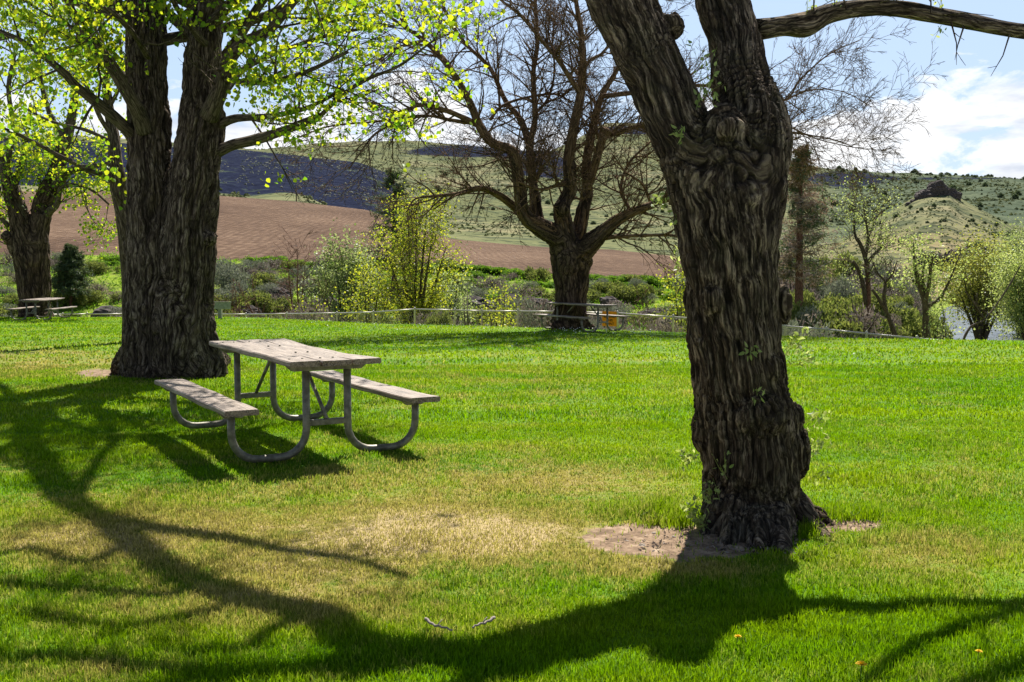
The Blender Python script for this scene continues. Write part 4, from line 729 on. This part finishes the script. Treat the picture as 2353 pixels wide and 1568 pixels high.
sec_tree('fallen_tree', 'pale fallen leafless limb slanting up from the riverbank', [s4([(2208, 792, 2.6), (2230, 752, 2.4), (2258, 738, 2.2), (2271, 724, 2), (2290, 700, 1.6), (2320, 655, 2), (2345, 610, 1)], 42, 44)], [s4([(2271, 724, 1.6), (2250, 705, 1.2), (2240, 680, .8)], 43, 43), s4([(2262, 735, 2), (2240, 700, 2), (2218, 670, 1)], 43, 43)], KP, (M['limb'], M['limb'], M['twigP']), tw=(2.4, .8, .01), seed=68, sides=8)
# shrubs on the bank
def shrub_proto(name, kind, seed):
    rng = np.random.RandomState(seed); g = G(); T = []; n = 9
    cs = [(rng.normal(0, .38), rng.normal(0, .38), rng.uniform(.2, .6), rng.uniform(.26, .44)) for _ in range(n)]
    P = []
    for (x, y, z, r) in cs:
        m_ = 340 if kind != 'dead' else 110; v = rng.normal(size=(m_, 3)); v /= np.linalg.norm(v, axis=1)[:, None]; v *= (r*rng.uniform(.3, 1.05, m_)**.5)[:, None]; P.append(v+np.array([x, y, z]))
        for _ in range(7 if kind == 'dead' else 2):
            e_ = np.array([x, y, z])+rng.normal(0, r*.7, 3); e_[2] = abs(e_[2])+.1; mid_ = e_*.5+rng.normal(0, .05, 3); T.append((*(mid_*.1), *mid_, .02, .014)); T.append((*mid_, *e_, .014, .006))
    P = np.vstack(P); P = P[P[:, 2] > -.02]; leaves(g, P, {'dead': .10, 'sage': .085, 'weed': .11}.get(kind, .10), rng, -.6, .3 if kind in ('dead', 'sage') else .5); prisms(g, T, 3)
    o = g.build(name, M[kind], attr='leaf'); me = o.data; bpy.data.objects.remove(o); return me
protos = {k: [shrub_proto(nm, k, s+i*7) for i in range(3)] for k, nm, s in (('sage', 'sagebrush', 71), ('brush', 'green_shrub', 72), ('dead', 'dry_shrub', 73), ('weed', 'weed_clump', 74))}
names = {'sage': 'sagebrush', 'brush': 'green_shrub', 'dead': 'dry_shrub', 'weed': 'weed_clump'}
desc = {'sage': 'grey-green sagebrush', 'brush': 'dark olive green shrub', 'dead': 'brown-grey leafless shrub', 'weed': 'low bright green weedy clump'}
def put_shrub(kind, x, d, s, extra=None, sz=1., sink=.1, grp=None):
    p = bank_at(x, d); o = bpy.data.objects.new(names[kind], random.choice(protos[kind])); C.objects.link(o); o.location = (p.x, p.y, p.z-sink*s); o.rotation_euler = (0, 0, random.uniform(0, 6.28)); o.scale = (s, s, s*sz)
    ar = 'left of the cottonwood' if x < 300 else 'left of the bare tree' if x < 1290 else 'right of the bare tree' if x < 1720 else 'right of the near trunk'
    y = float(px(p.x, p.y, p.z)[1]); hh = 'low on the slope' if y > 700 else 'midway up the slope' if y > 650 else 'high on the slope'
    lab = extra or f'{desc[kind]} {hh}, {ar}'
    tag(o, lab, 'shrub', grp or f'{desc[kind]}s on the slope beyond the fence')
random.seed(4); cnt = {'sage': 0, 'brush': 0, 'dead': 0, 'weed': 0}
for i in range(430):
    x = random.uniform(-30, 1975); 
    if 290 < x < 485 and random.random() < .9: continue
    if 1610 < x < 1790: continue
    d = random.uniform(50, 79) if random.random() < .85 else random.uniform(42, 52)
    if d < float(np.interp(x, COLS, ED))+3: continue
    u = random.random(); k = 'dead' if u < .30 else 'sage' if u < .52 else 'brush' if u < .80 else 'weed'
    if x < 290 and random.random() < .35: continue
    if d > 74 and random.random() < .5: k = 'weed'
    if cnt[k] > 135: continue
    s = random.uniform(.7, 1.5)*(.7 if k == 'weed' else 1.); cnt[k] += 1
    put_shrub(k, x, d, s, sz=random.uniform(.7, 1.1) if k != 'weed' else .55)
for x in np.arange(590, 1580, 17):         # green fringe under the ploughed field
    if 1240 < x < 1350: continue
    put_shrub('weed', x+random.uniform(-6, 6), 78.5+random.uniform(-.8, .8), random.uniform(.7, 1.15), sz=.6, sink=.05)
for (x, d, s) in ((528, 66, 2.0), (550, 62, 1.7), (515, 60, 1.6), (505, 70, 1.8)): put_shrub('sage', x, d, s, 'large silvery sagebrush at the right edge of the huge cottonwood trunk')
for (x, d, s) in ((2010, 80, 2), (2040, 85, 2.), (2075, 82, 2.2), (2110, 80, 2), (1965, 60, 1.8), (1935, 58, 1.5), (2085, 60, 1.6), (2150, 60, 1.6), (2040, 48, 1.5), (2095, 42, 1.2), (2195, 44, 1.1), (2350, 50, 1.2), (2310, 62, 1.4)): put_shrub(random.choice(['dead', 'brush', 'sage']), x, d, s, None, 1.3, .0)
random.seed(14)
for i in range(85):
    x = random.uniform(1800, 2230); d = random.uniform(34, 95)
    if d < float(np.interp(x, COLS, ED))+3: d += 8
    put_shrub(random.choice(['dead', 'dead', 'sage', 'brush', 'brush']), x, d, random.uniform(1.0, 1.9), None, random.uniform(1.1, 1.6), -.0)
for i in range(26):
    x = random.uniform(2110, 2400); d = random.uniform(33, 60); put_shrub(random.choice(['dead', 'dead', 'brush', 'sage']), x, d, random.uniform(.6, 1.1), None, random.uniform(1.2, 1.7), -.0)
for i in range(14):
    x = random.uniform(2180, 2420); put_shrub('brush', x, random.uniform(178, 205), random.uniform(2.0, 3.2), 'olive bush on the far bank of the river', .8, .0, 'bushes on the far bank of the river')
for i in range(46):
    x = random.uniform(500, 1600); d = float(np.interp(x, COLS, ED))+random.uniform(2.5, 8)
    put_shrub(random.choice(['dead', 'dead', 'dead', 'sage', 'brush']), x, d, random.uniform(.6, 1.1), None, random.uniform(1.2, 1.9), -.0)
# distant dark bushes and junipers
def fbush(seed, conic):
    rng = np.random.RandomState(seed); g = G(); n = 900; v = rng.normal(size=(n, 3)); v /= np.linalg.norm(v, axis=1)[:, None]; v *= rng.uniform(.4, 1, n)[:, None]**.5
    if conic: v[:, 2] = (v[:, 2]+1)*.75; v[:, :2] *= (1.15-v[:, 2:3]*.3); v += .13*rng.normal(size=(n, 3))
    else: v[:, 2] = (v[:, 2]+.85)*.7; v += .12*rng.normal(size=(n, 3))
    leaves(g, v, .25, rng, 0, .6); o = g.build('far_bush', M['farbush'] if not conic else M['needle'], attr='leaf'); me = o.data; bpy.data.objects.remove(o); return me
fb = fbush(81, 0); fj = fbush(82, 1)
for i, (x, d, s) in enumerate(((2140, 275, 3.6), (2172, 270, 3.4), (2196, 268, 3), (2232, 262, 3.6), (2256, 262, 3.4), (2286, 255, 5), (2304, 256, 3.4), (2330, 266, 4.4), (2210, 290, 4), (2352, 270, 4.))):
    p = bank_at(x, d); o = bpy.data.objects.new('dark_bush', fb); C.objects.link(o); o.location = (p.x, p.y, p.z-.5); o.scale = (s*1.15, s, s); o.rotation_euler = (0, 0, i*1.7); tag(o, 'dark purple-brown leafless bush in the row on the far side of the river', 'bush', 'dark bushes across the river')
random.seed(9)
def farj(x, d, s, lab, grp): p = bank_at(x, d); o = bpy.data.objects.new('juniper_tree' if 'juniper' in lab else 'hill_bush', fj); C.objects.link(o); o.location = (p.x, p.y, p.z-.3*s); o.scale = (s, s, s*random.uniform(.8, 1.2)); o.rotation_euler = (0, 0, random.uniform(0, 6)); tag(o, lab, 'tree', grp)
farj(2247, 350, 2.6, 'round dark juniper standing alone below the right side of the rocky knoll', None); farj(2224, 360, 1.3, 'tiny dark juniper left of the lone round juniper below the knoll', None)
for i in range(200):
    x = random.uniform(1880, 2480); u = random.random()
    d = random.uniform(1270, 1310) if u < .35 else random.uniform(700, 1260)
    farj(x, d, random.choice([1.1, 1.3, 1.6, 2, 2.4, 3.4])*(1 if u < .35 else .8), 'dark juniper on the skyline of the right-hand ridge' if u < .35 else 'dark juniper dotted over the slope of the right-hand ridge', 'junipers on the skyline' if u < .35 else 'junipers on the far slope')
for i in range(40): farj(random.uniform(1960, 2340), random.uniform(400, 500), random.uniform(.5, 1.2), 'small dark shrub dotted on the knoll below its rocky crown', 'small shrubs on the knoll')
for i in range(110): x = random.uniform(960, 1600); farj(x, random.uniform(560, 1250), random.choice([.8, 1, 1.2, 1.6, 2]), 'small dark bush dotted on the green hill behind the bare tree', 'bushes dotted on the green hill')
def scrub(name, label, spec, mat, kind_cat):
    g = G(); oc = np.array([(1, 0, 0), (.5, .86, 0), (-.5, .86, 0), (-1, 0, 0), (-.5, -.86, 0), (.5, -.86, 0), (0, 0, .85), (0, 0, -.5)]); tr_ = [(i, (i+1) % 6, 6) for i in range(6)]+[((i+1) % 6, i, 7) for i in range(6)]
    for (x0, x1, d0, d1, n, s0, s1) in spec:
        xs = rs.uniform(x0, x1, n); dd_ = rs.uniform(d0, d1, n); cl = fbm(np.c_[xs/30, dd_/60, xs*0], 3)
        for x, d, c_ in zip(xs, dd_, cl):
            if c_ < rs.uniform(-.45, .25): continue
            z = height_at(x, d); s_ = rs.uniform(s0, s1)
            V = oc*s_*rs.uniform(.6, 1.3, (8, 1)); V = V+np.array([(x-1176.5)/F*d, d, z+.15*s_]); a_ = rs.uniform(0, 1); g.add(V, None, tr_, np.full((8, 3), a_))
    o = g.build(name, mat, attr='leaf', smooth=False); tag(o, label, kind_cat, kind='stuff')
scrub('hill_scrub', 'low dark sagebrush scrub speckling the far green hillsides', [(1860, 2480, 690, 1290, 7000, .45, 1.5), (1880, 2480, 350, 515, 2600, .2, .6), (560, 1700, 700, 1290, 5000, .4, 1.4), (960, 1700, 330, 690, 2600, .25, .8), (490, 760, 285, 330, 260, .3, .8), (-100, 560, 700, 1290, 500, .8, 2)], M['brush'], 'scrub')
scrub('lava_rubble', 'pale rubble and scrub specks on the dark lava slope', [(-60, 930, 345, 515, 2600, .2, .6)], M['sage'], 'rubble')
g = G(); P_ = []
for i in range(9000):
    x = rs.uniform(-40, 2000); d = rs.uniform(46, 80); z = height_at(x, d); c_ = rs.uniform(.05, .3); X_ = (x-1176.5)/F*d
    for _ in range(4): P_.append((X_+rs.normal(0, c_), d+rs.normal(0, c_), z+abs(rs.normal(0, c_*.7))))
leaves(g, P_, .16, rs, -1.2, .45); o = g.build('bank_grass', M['weed'], attr='leaf'); tag(o, 'rough green grass tufts covering the slope beyond the fence', 'grass', kind='stuff')
# rocks
def rock(name, c, s, seed, label, group=None, mat='rock', flat=.7):
    n, m = 18, 24; V = []
    for i in range(n+1):
        ph = math.pi*i/n
        for j in range(m): th = 2*math.pi*j/m; V.append((math.sin(ph)*math.cos(th), math.sin(ph)*math.sin(th), math.cos(ph)))
    V = np.array(V); q = 1+.45*fbm(V*1.6+seed*3.1, 4)+.15*np.abs(vn(V*5+seed)); V = np.sign(V)*np.abs(V)**.8*q[:, None]*np.array([s, s, s*flat])
    i, j = np.meshgrid(np.arange(n), np.arange(m), indexing='ij'); o = mesh_np(name, V, np.stack([i*m+j, (i+1)*m+j, (i+1)*m+(j+1) % m, i*m+(j+1) % m], -1).reshape(-1, 4), None, M[mat], smooth=False)
    o.location = c; tag(o, label, 'rock', group); return o
for k, (x, d, s, l) in enumerate(((1092, 60, 1.3, 'large dark boulder on the slope right of the pale green thicket'), (1118, 58, .8, None), (570, 58, .8, 'dark boulder on the slope above the low grey board'), (552, 57, .6, None), (590, 60, .9, None), (1420, 60, .7, None), (1500, 62, .9, None), (1240, 62, .8, None), (1400, 66, .6, None), (1905, 50, .6, 'dark rock behind the fence rail right of the reddish pine trunk'), (1925, 52, .8, None), (640, 64, .8, None), (1540, 57, .7, None), (760, 60, .9, None), (250, 58, .8, None), (1180, 64, .7, None))):
    p = bank_at(x, d); rock('boulder', (p.x, p.y, p.z+.1), s, k, l or ('dark basalt boulder on the slope '+('left of the bare tree' if x < 1290 else 'between the bare tree and the near trunk' if x < 1700 else 'right of the near trunk')), 'basalt boulders on the slope')
krs = random.Random(8); kl = []
for i in range(26):
    u_ = krs.uniform(-1, 1); top = 431+abs(u_)**1.3*22+(6 if u_ < -.2 else 0); kl.append((2154+u_*36, krs.uniform(top, 459), krs.uniform(2., 4.2)))
kl += [(2165, 473, 2.4), (2178, 477, 2.6), (2100, 466, 1.8), (2088, 472, 1.5), (2170, 482, 1.6), (2186, 470, 1.6)]
for k, (x, y, s) in enumerate(kl):
    p = at(x, y, 505); rock('rock_outcrop', p, s, 20+k, 'dark jagged rock of the crown on top of the conical knoll' if y < 462 else 'dark loose rock on the flank below the knoll crown', 'rocks crowning the knoll', flat=.8)
# utility pole far away
e = empty('utility_pole', at(681, 463, 224)-Vector((0, 0, .6))); tag(e, 'thin far-off wooden utility pole at the top edge of the ploughed field', 'utility pole')
g = G(); tube(g, [(0, 0, 0, .14), (0, 0, 3.7, .10)], 8); g.build('pole', M['limb'], e); g = G(); box(g, (0, 0, 3.3), (1.3, .1, .1)); g.build('crossarm', M['limb'], e)
# ---------------------------------------------------------------- picnic tables
def Utube(z_seat, xo, xi, z_top, r):
    R_ = .20; P = [(xi, z_top), (xi, R_+r)]
    for a in np.linspace(0, math.pi/2, 7)[1:]: P.append((xi+(R_)*(1-math.cos(a)), R_+r-R_*math.sin(a)))
    for a in np.linspace(math.pi/2, 0, 7): P.append((xo-R_*(1-math.cos(a)), R_+r-R_*math.sin(a)))
    P.append((xo, z_seat)); return P
def picnic(name, label, loc, rz, gp):
    e = empty(name, loc, rz); tag(e, label, 'picnic table', gp); L = 2.32; S = .93; r = .029
    def plank(g, yc, w, z, t, warp=0, x0=0):
        n = 30; b = .008; prof_ = [(-w/2, b), (-w/2+b, 0), (w/2-b, 0), (w/2, b), (w/2, t-b), (w/2-b, t), (-w/2+b, t), (-w/2, t-b)]
        V = []; xs = np.linspace(-L/2, L/2, n+1)+x0
        for x in xs:
            u = x/(L/2); dz = warp*(1-u*u)+.003*math.sin(x*7+yc*20)
            for (y, zz) in prof_: V.append((x+.004*math.sin(y*60+yc*9) if abs(u) > .97 else x, yc+y+.003*math.sin(x*4+yc*30), z+zz+dz+random.uniform(-.0008, .0008)))
        i, j = np.meshgrid(np.arange(n), np.arange(8), indexing='ij'); Q = np.stack([i*8+j, i*8+(j+1) % 8, (i+1)*8+(j+1) % 8, (i+1)*8+j], -1).reshape(-1, 4)[:, ::-1]
        T = []
        for k in range(1, 7): T.append((0, k, k+1)); T.append((n*8, n*8+k+1, n*8+k))
        g.add(V, Q, T)
    g = G(); plank(g, -.243, .229, .718, .042, -.022, .012); plank(g, 0, .229, .718, .042, -.008, -.004); plank(g, .243, .229, .718, .042, .004, .0)
    g.build('tabletop', M['wood'], e, smooth=False); g = G()
    for xb in (-S, -.36, .36, S):
        for yb in (-.29, -.19, -.05, .05, .19, .29): tube(g, [(xb, yb, .755-.012*(1-(xb/1.16)**2)*(yb < -.1), .010), (xb, yb, .7645-.022*(1-(xb/1.16)**2)*(yb < -.1), .008)], 10)
    g.build('bolts', M['metal'], e)
    for sgn in (-1, 1):
        g = G(); plank(g, sgn*.72, .245, .392, .042, -.008*(sgn < 0), 0); g.build('seat', M['wood'], e, smooth=False)
    for sx in (-1, 1):
        for sy in (-1, 1):
            g = G(); P = [(sx*S, sy*y, z, r) for (y, z) in Utube(.39, .735, .165, .70, r)]; tube(g, P, 14); g.build('leg_frame', M['metal'], e)
            g = G(); y0 = sy*.72; c = [(-.11, .391), (.11, .391), (.065, .352), (-.065, .352)]; V = [(sx*S+dx, y0+y, z) for dx in (-.022, .022) for (y, z) in c]
            g.add(V, [(0, 1, 2, 3), (7, 6, 5, 4), (0, 4, 5, 1), (1, 5, 6, 2), (2, 6, 7, 3), (3, 7, 4, 0)]); g.build('seat_bracket', M['metal'], e, smooth=False)
        g = G(); c = [(-.33, .717), (.33, .717), (.27, .668), (-.27, .668)]; V = [(sx*(S)+dx, y, z) for dx in (-.034, .034) for (y, z) in c]
        g.add(V, [(0, 1, 2, 3), (7, 6, 5, 4), (0, 4, 5, 1), (1, 5, 6, 2), (2, 6, 7, 3), (3, 7, 4, 0)]); g.build('crossbar', M['metal'], e, smooth=False)
        g = G(); box(g, (sx*S, 0, .27), (.045, .30, .045), bev=.004); g.build('tie_bar', M['metal'], e, smooth=False)
        g = G(); tube(g, [(sx*(S-.01), 0, .29, .016), (sx*.36, 0, .715, .016)], 8); g.build('brace', M['metal'], e)
        g = G(); box(g, (sx*.36, 0, .708), (.07, .5, .018), bev=.003); g.build('cleat', M['metal'], e, smooth=False)
    return e
random.seed(3)
rz = math.atan2(math.cos(-.525), math.sin(-.525)); gp = 'picnic tables on the lawn'
pt = picnic('picnic_table', 'weathered wooden picnic table on pipe legs nearest the camera, beside the huge cottonwood', (-1.874, 8.847, .005), rz, gp)
def copy_tree(src, loc, rz, label):
    c = src.copy(); C.objects.link(c); c.location = loc; c.rotation_euler = (0, 0, rz); c['label'] = label
    for ch in src.children: k = ch.copy(); C.objects.link(k); k.parent = c
    return c
q = ground(1337, 759); copy_tree(pt, (q.x, q.y, float(lawn_z(q.y))), math.atan2(math.cos(-.6), math.sin(-.6)), 'shaded picnic table standing under the broad bare tree by the fence')
q = ground(98, 733.5); copy_tree(pt, (q.x, q.y, float(lawn_z(q.y))), math.atan2(math.cos(.0), math.sin(.0)), 'farthest picnic table, at the left in front of the thick leafy cottonwood trunk')
# ---------------------------------------------------------------- fence
FR = [(60, 723.5), (144, 723), (200, 722), (287, 721.5), (390, 722), (487, 722), (565, 722.5), (659, 721.5), (774, 720), (858, 718), (953, 711), (1045, 713), (1107, 715), (1190, 715.5), (1274, 716.5), (1419, 720), (1547, 729), (1680, 738), (1805, 750), (1899, 757.5), (1991, 767), (2107, 778), (2230, 790)]
FP = []
for (x, y) in FR: d = float(np.interp(x, COLS, ED))+1.2; FP.append(at(x, y, d))
ef = empty('fence', FP[0]-Vector((0, 0, 1.0))); tag(ef, 'low galvanised pipe rail fence with chain-link mesh along the far edge of the lawn', 'fence')
obs = []; g = G()
for a, b in zip(FP[:-1], FP[1:]): tube(g, [(*a, .024), (*b, .024)], 8)
obs.append(g.build('top_rail', M['rail']))
for p in FP:
    g = G(); tube(g, [(p.x, p.y, p.z-1.25, .03), (p.x, p.y, p.z+.01, .03), (p.x, p.y, p.z+.045, .036), (p.x, p.y, p.z+.075, .012)], 10); obs.append(g.build('post', M['rail']))
S = []
for a, b in zip(FP[:-1], FP[1:]):
    L = (b-a).length; n = int(L/.085); hh = 1.08
    for i in range(-n, n+1) if False else range(n):
        for sg in (-1, 1):
            f = i/n; w = hh/L*.55*sg; f2 = f+w; z0, z1 = 0, 1
            if f2 > 1: z1 = (1-f)/w; f2 = 1
            if f2 < 0: z1 = (0-f)/w; f2 = 0
            p = a.lerp(b, f); q2 = a.lerp(b, f2); S.append((p.x, p.y, p.z-.02, q2.x, q2.y, q2.z-.02-hh*z1, .0022, .0022))
            p = a.lerp(b, f); f3 = min(max(f-w, 0), 1); z3 = 1-(abs(f3-f)/abs(w)); q3 = a.lerp(b, f3); 
            if z3 > .01: S.append((p.x, p.y, p.z-.02-hh, q3.x, q3.y, q3.z-.02-hh*z3, .0022, .0022))
g = G(); prisms(g, S, 3); obs.append(g.build('chain_link', M['rail'])); adopt(ef, *obs)
# orange sign on the fence
p = (FP[14]+FP[15])/2; fa, fb_ = FP[14], FP[15]; dirf = (fb_-fa).normalized(); sc = at(1401, 733, (fa.y*.15+fb_.y*.85)-.06); e = empty('warning_sign', (sc.x, sc.y, sc.z), math.atan2(dirf.y, dirf.x)); tag(e, 'orange warning sign with black lettering hung on the fence behind the far picnic table', 'sign')
g = G(); box(g, (0, 0, 0), (.50, .006, .44), bev=.002); g.build('panel', M['orange'], e, smooth=False)
def text(s, size, loc, parent):
    cu = bpy.data.curves.new('t', 'FONT'); cu.body = s; cu.size = size; cu.align_x = 'CENTER'; cu.align_y = 'CENTER'; cu.extrude = .001; cu.offset = .0015
    o = bpy.data.objects.new('t', cu); C.objects.link(o); dg = bpy.context.evaluated_depsgraph_get(); me = bpy.data.meshes.new_from_object(o.evaluated_get(dg)); bpy.data.objects.remove(o)
    o = bpy.data.objects.new('lettering', me); C.objects.link(o); me.materials.clear(); me.materials.append(M['black']); o.parent = parent; o.location = loc; o.rotation_euler = (R(90), 0, 0); return o
text('BEYOND', .10, (0, -.006, .06), e); text('THIS', .10, (0, -.006, -.045), e); text('POINT', .10, (0, -.006, -.15), e)
# low board by the trunk
q = ground(500, 731); dd_ = q.y-.8; b = at(506, 733, dd_); e = empty('park_board', b); tag(e, 'low grey-green board on a square post at the lawn edge, right of the huge cottonwood', 'sign')
g = G(); box(g, (0, 0, .28), (.14, .14, .66), bev=.01); g.build('post', M['board'], e, smooth=False)
g = G(); w0 = rpx(58, dd_); box(g, (-w0*.05, -.09, rpx(30, dd_)), (w0, .04, rpx(15, dd_)), bev=.01); box(g, (-w0*.05, -.09, rpx(38.6, dd_)), (w0+.03, .08, rpx(2, dd_)), bev=.008); g.build('board', M['board'], e, smooth=False)
# ---------------------------------------------------------------- small things on the grass
def stick(label, pts, r):
    g = G(); o = []
    for (x, y, h) in pts: v = ground(x, y); o.append((v.x, v.y, v.z+h, r))
    P = cr(o, 4); P[:, 2] += .003*np.sin(np.arange(len(P))*2.1); P[:, 3] *= np.linspace(1.1, .5, len(P)); tube(g, P, 7, rough=.3)
    P2 = P[len(P)//2]; tube(g, [(P2[0], P2[1], P2[2], r*.5), (P2[0]+.02, P2[1]+.02, P2[2]+.02, r*.3)], 5)
    ob = g.build('fallen_twig', M['twigP'], attr='bark'); tag(ob, label, 'twig')
stick('pale curved twig lying on the grass, left one of the pair at the bottom', [(978, 1447, .045), (995, 1458, .04), (1015, 1466, .045), (1040, 1471, .04)], .006)
stick('pale straight twig lying on the grass, right one of the pair at the bottom', [(1136, 1444, .045), (1118, 1452, .04), (1098, 1461, .045), (1085, 1465, .04)], .006)
def dandelion(x, y, r, label):
    v = ground(x, y); e = empty('dandelion', (v.x, v.y, 0)); tag(e, label, 'flower', None)
    g = G(); tube(g, [(0, 0, -.01, .002), (.005, 0, .045, .002)], 6); g.build('stem', M['leafK'], e)
    g = G(); n = 60; a = rs.uniform(0, 6.283, n); el_ = rs.uniform(.1, 1.3, n); T = []
    for i in range(n):
        d = np.array([math.cos(a[i])*math.cos(el_[i]), math.sin(a[i])*math.cos(el_[i]), math.sin(el_[i])*.6]); s = np.array([-math.sin(a[i]), math.cos(a[i]), 0])*r*.10; c0 = np.array([.005, 0, .045])
        g.add([c0-s*.5, c0+s*.5, c0+d*r+s, c0+d*r-s], [(0, 1, 2, 3)])
    g.build('flower_head', M['yellow'], e, smooth=False)
dandelion(1976, 1556, .022, 'largest orange-yellow dandelion at the bottom edge right of centre')
dandelion(1692, 1490, .015, 'small yellow dandelion in the sunlit grass below the near trunk shadow')
dandelion(2245, 1525, .014, 'yellow dandelion in the bottom right corner of the lawn')
dandelion(1568, 1293-8, .008, 'tiny yellow flower on the bare soil at the left foot of the near trunk')
g = G(); pts = []
for i in range(420):
    x = rs.uniform(520, 1500); y = np.interp(x, EDGE[:, 0], EDGE[:, 1])+rs.exponential(5)+1; v = ground(x, y); pts.append((v.x, v.y, v.z+.05))
for i in range(40): v = ground(rs.uniform(850, 2350), rs.uniform(785, 840)); pts.append((v.x, v.y, v.z+.05))
leaves(g, pts, .032, rs, -1, 1.); o = g.build('clover_flowers', M['white'], attr='leaf'); tag(o, 'scattered tiny white flowers in the grass along the far lawn edge', 'flowers', kind='stuff')
e = ground(1480, 1236)
for k, (x, y, s) in enumerate(((1475, 1256, .018), (1503, 1228, .014), (1548, 1236, .012), (1440, 1246, .01))):
    v = ground(x, y); rock('pebble', (v.x, v.y, v.z+.005), s, 50+k, 'small pale pebble on the bare soil left of the near trunk', 'pebbles on the bare soil', 'cut', .5)
g = G(); pts = []
for (cx, cy, rx, ry, n) in ((1560, 1245, 130, 24, 260), (1730, 1262, 120, 14, 160), (1950, 1205, 60, 12, 60), (400, 868, 110, 8, 80)):
    for _ in range(n): v = ground(rs.normal(cx, rx*.6), min(rs.normal(cy, ry*.6), 1660)); pts.append((v.x, v.y, v.z+(.008 if n != 160 or cy > 1300 else .008)+(.04 if n == 160 and cx == 900 else 0)))
leaves(g, pts, .022, rs, .2, .35, .7); o = g.build('leaf_litter', M['dead'], attr='leaf'); tag(o, 'small dry leaves and bark crumbs littering the soil and grass', 'leaf litter', kind='stuff')
# log in the river
v = at(2245, 766, 96); g = G(); tube(g, cr([(v.x-2, v.y, -5.85, .16), (v.x, v.y-1, -5.85, .17), (v.x+2.6, v.y-1.6, -5.82, .12)], 5), 9, rough=.3); o = g.build('driftwood_log', M['twigP'], attr='bark'); tag(o, 'pale driftwood log floating in the river beside the budding tree', 'log')
# ---------------------------------------------------------------- light, sky, camera
sun = bpy.data.lights.new('sun', 'SUN'); sun.energy = 5.0; sun.angle = R(.55); sun.color = (1, .95, .86)
so = bpy.data.objects.new('sun', sun); C.objects.link(so); so.rotation_euler = SUN.to_track_quat('Z', 'Y').to_euler()
w = bpy.data.worlds.new('World'); bpy.context.scene.world = w; w.use_nodes = True; nt = w.node_tree
for n in list(nt.nodes): nt.nodes.remove(n)
sky = N(nt, 'ShaderNodeTexSky', sky_type='NISHITA', sun_disc=False); sky.sun_elevation = math.asin(1/SUN.length); sky.sun_rotation = math.atan2(.16, .797)
sky.air_density = 1.; sky.dust_density = .6; sky.ozone_density = 1.5
tc = N(nt, 'ShaderNodeTexCoord').outputs['Generated']; sx = N(nt, 'ShaderNodeSeparateXYZ'); nt.links.new(tc, sx.inputs[0])
nn = noise(nt, mapping(nt, tc, (1, 1, 2.2)), 9.5, 8, .6, .25); n2 = noise(nt, mapping(nt, tc, (1, 1, 3)), 3., 5, .5)
low = N(nt, 'ShaderNodeMapRange', i={1: .09, 2: .19, 3: .20, 4: -.075}); nt.links.new(sx.outputs[2], low.inputs[0])
f = math_(nt, 'ADD', nn, low.outputs[0]); f = math_(nt, 'ADD', f, math_(nt, 'MULTIPLY', math_(nt, 'SUBTRACT', n2, .5), .25))
cm = ramp(nt, f, [(.55, (0, 0, 0)), (.60, (.7, .7, .7)), (.67, (1, 1, 1))])
shade = ramp(nt, noise(nt, mapping(nt, tc, (1, 1, 4)), 10, 5, .55), [(.36, (8., 8.6, 9.8)), (.52, (12.5, 12.6, 12.8))])
hz = N(nt, 'ShaderNodeMapRange', i={1: .26, 2: .55, 3: .68, 4: 0.}); nt.links.new(sx.outputs[2], hz.inputs[0])
fwd = N(nt, 'ShaderNodeMapRange', i={1: -.1, 2: .7, 3: .15, 4: 1.}); nt.links.new(sx.outputs[1], fwd.inputs[0])
thin = mix(nt, math_(nt, 'MULTIPLY', hz.outputs[0], fwd.outputs[0]), sky.outputs[0], (7.6, 9.8, 13.2))
up_ = N(nt, 'ShaderNodeMapRange', i={1: .28, 2: .42, 3: 1., 4: 0.}); nt.links.new(sx.outputs[2], up_.inputs[0]); cm = mix(nt, 1., cm, mix(nt, up_.outputs[0], (0, 0, 0), (1, 1, 1)), 'MULTIPLY')
colr = mix(nt, cm, thin, shade)
bg = N(nt, 'ShaderNodeBackground'); bg.inputs['Strength'].default_value = .05; nt.links.new(colr, bg.inputs['Color']); wo = N(nt, 'ShaderNodeOutputWorld'); nt.links.new(bg.outputs[0], wo.inputs[0])
cam = bpy.data.cameras.new('camera'); co = bpy.data.objects.new('camera', cam); C.objects.link(co); co.location = (0, 0, H); co.rotation_euler = (math.pi/2-PIT, 0, 0)
cam.sensor_width = 36; cam.lens = 36*F/2353; cam.clip_end = 6000; cam.clip_start = .1; bpy.context.scene.camera = co
vs = bpy.context.scene.view_settings; vs.view_transform = 'Standard'; vs.look = 'None'; vs.exposure = .88; vs.gamma = 1
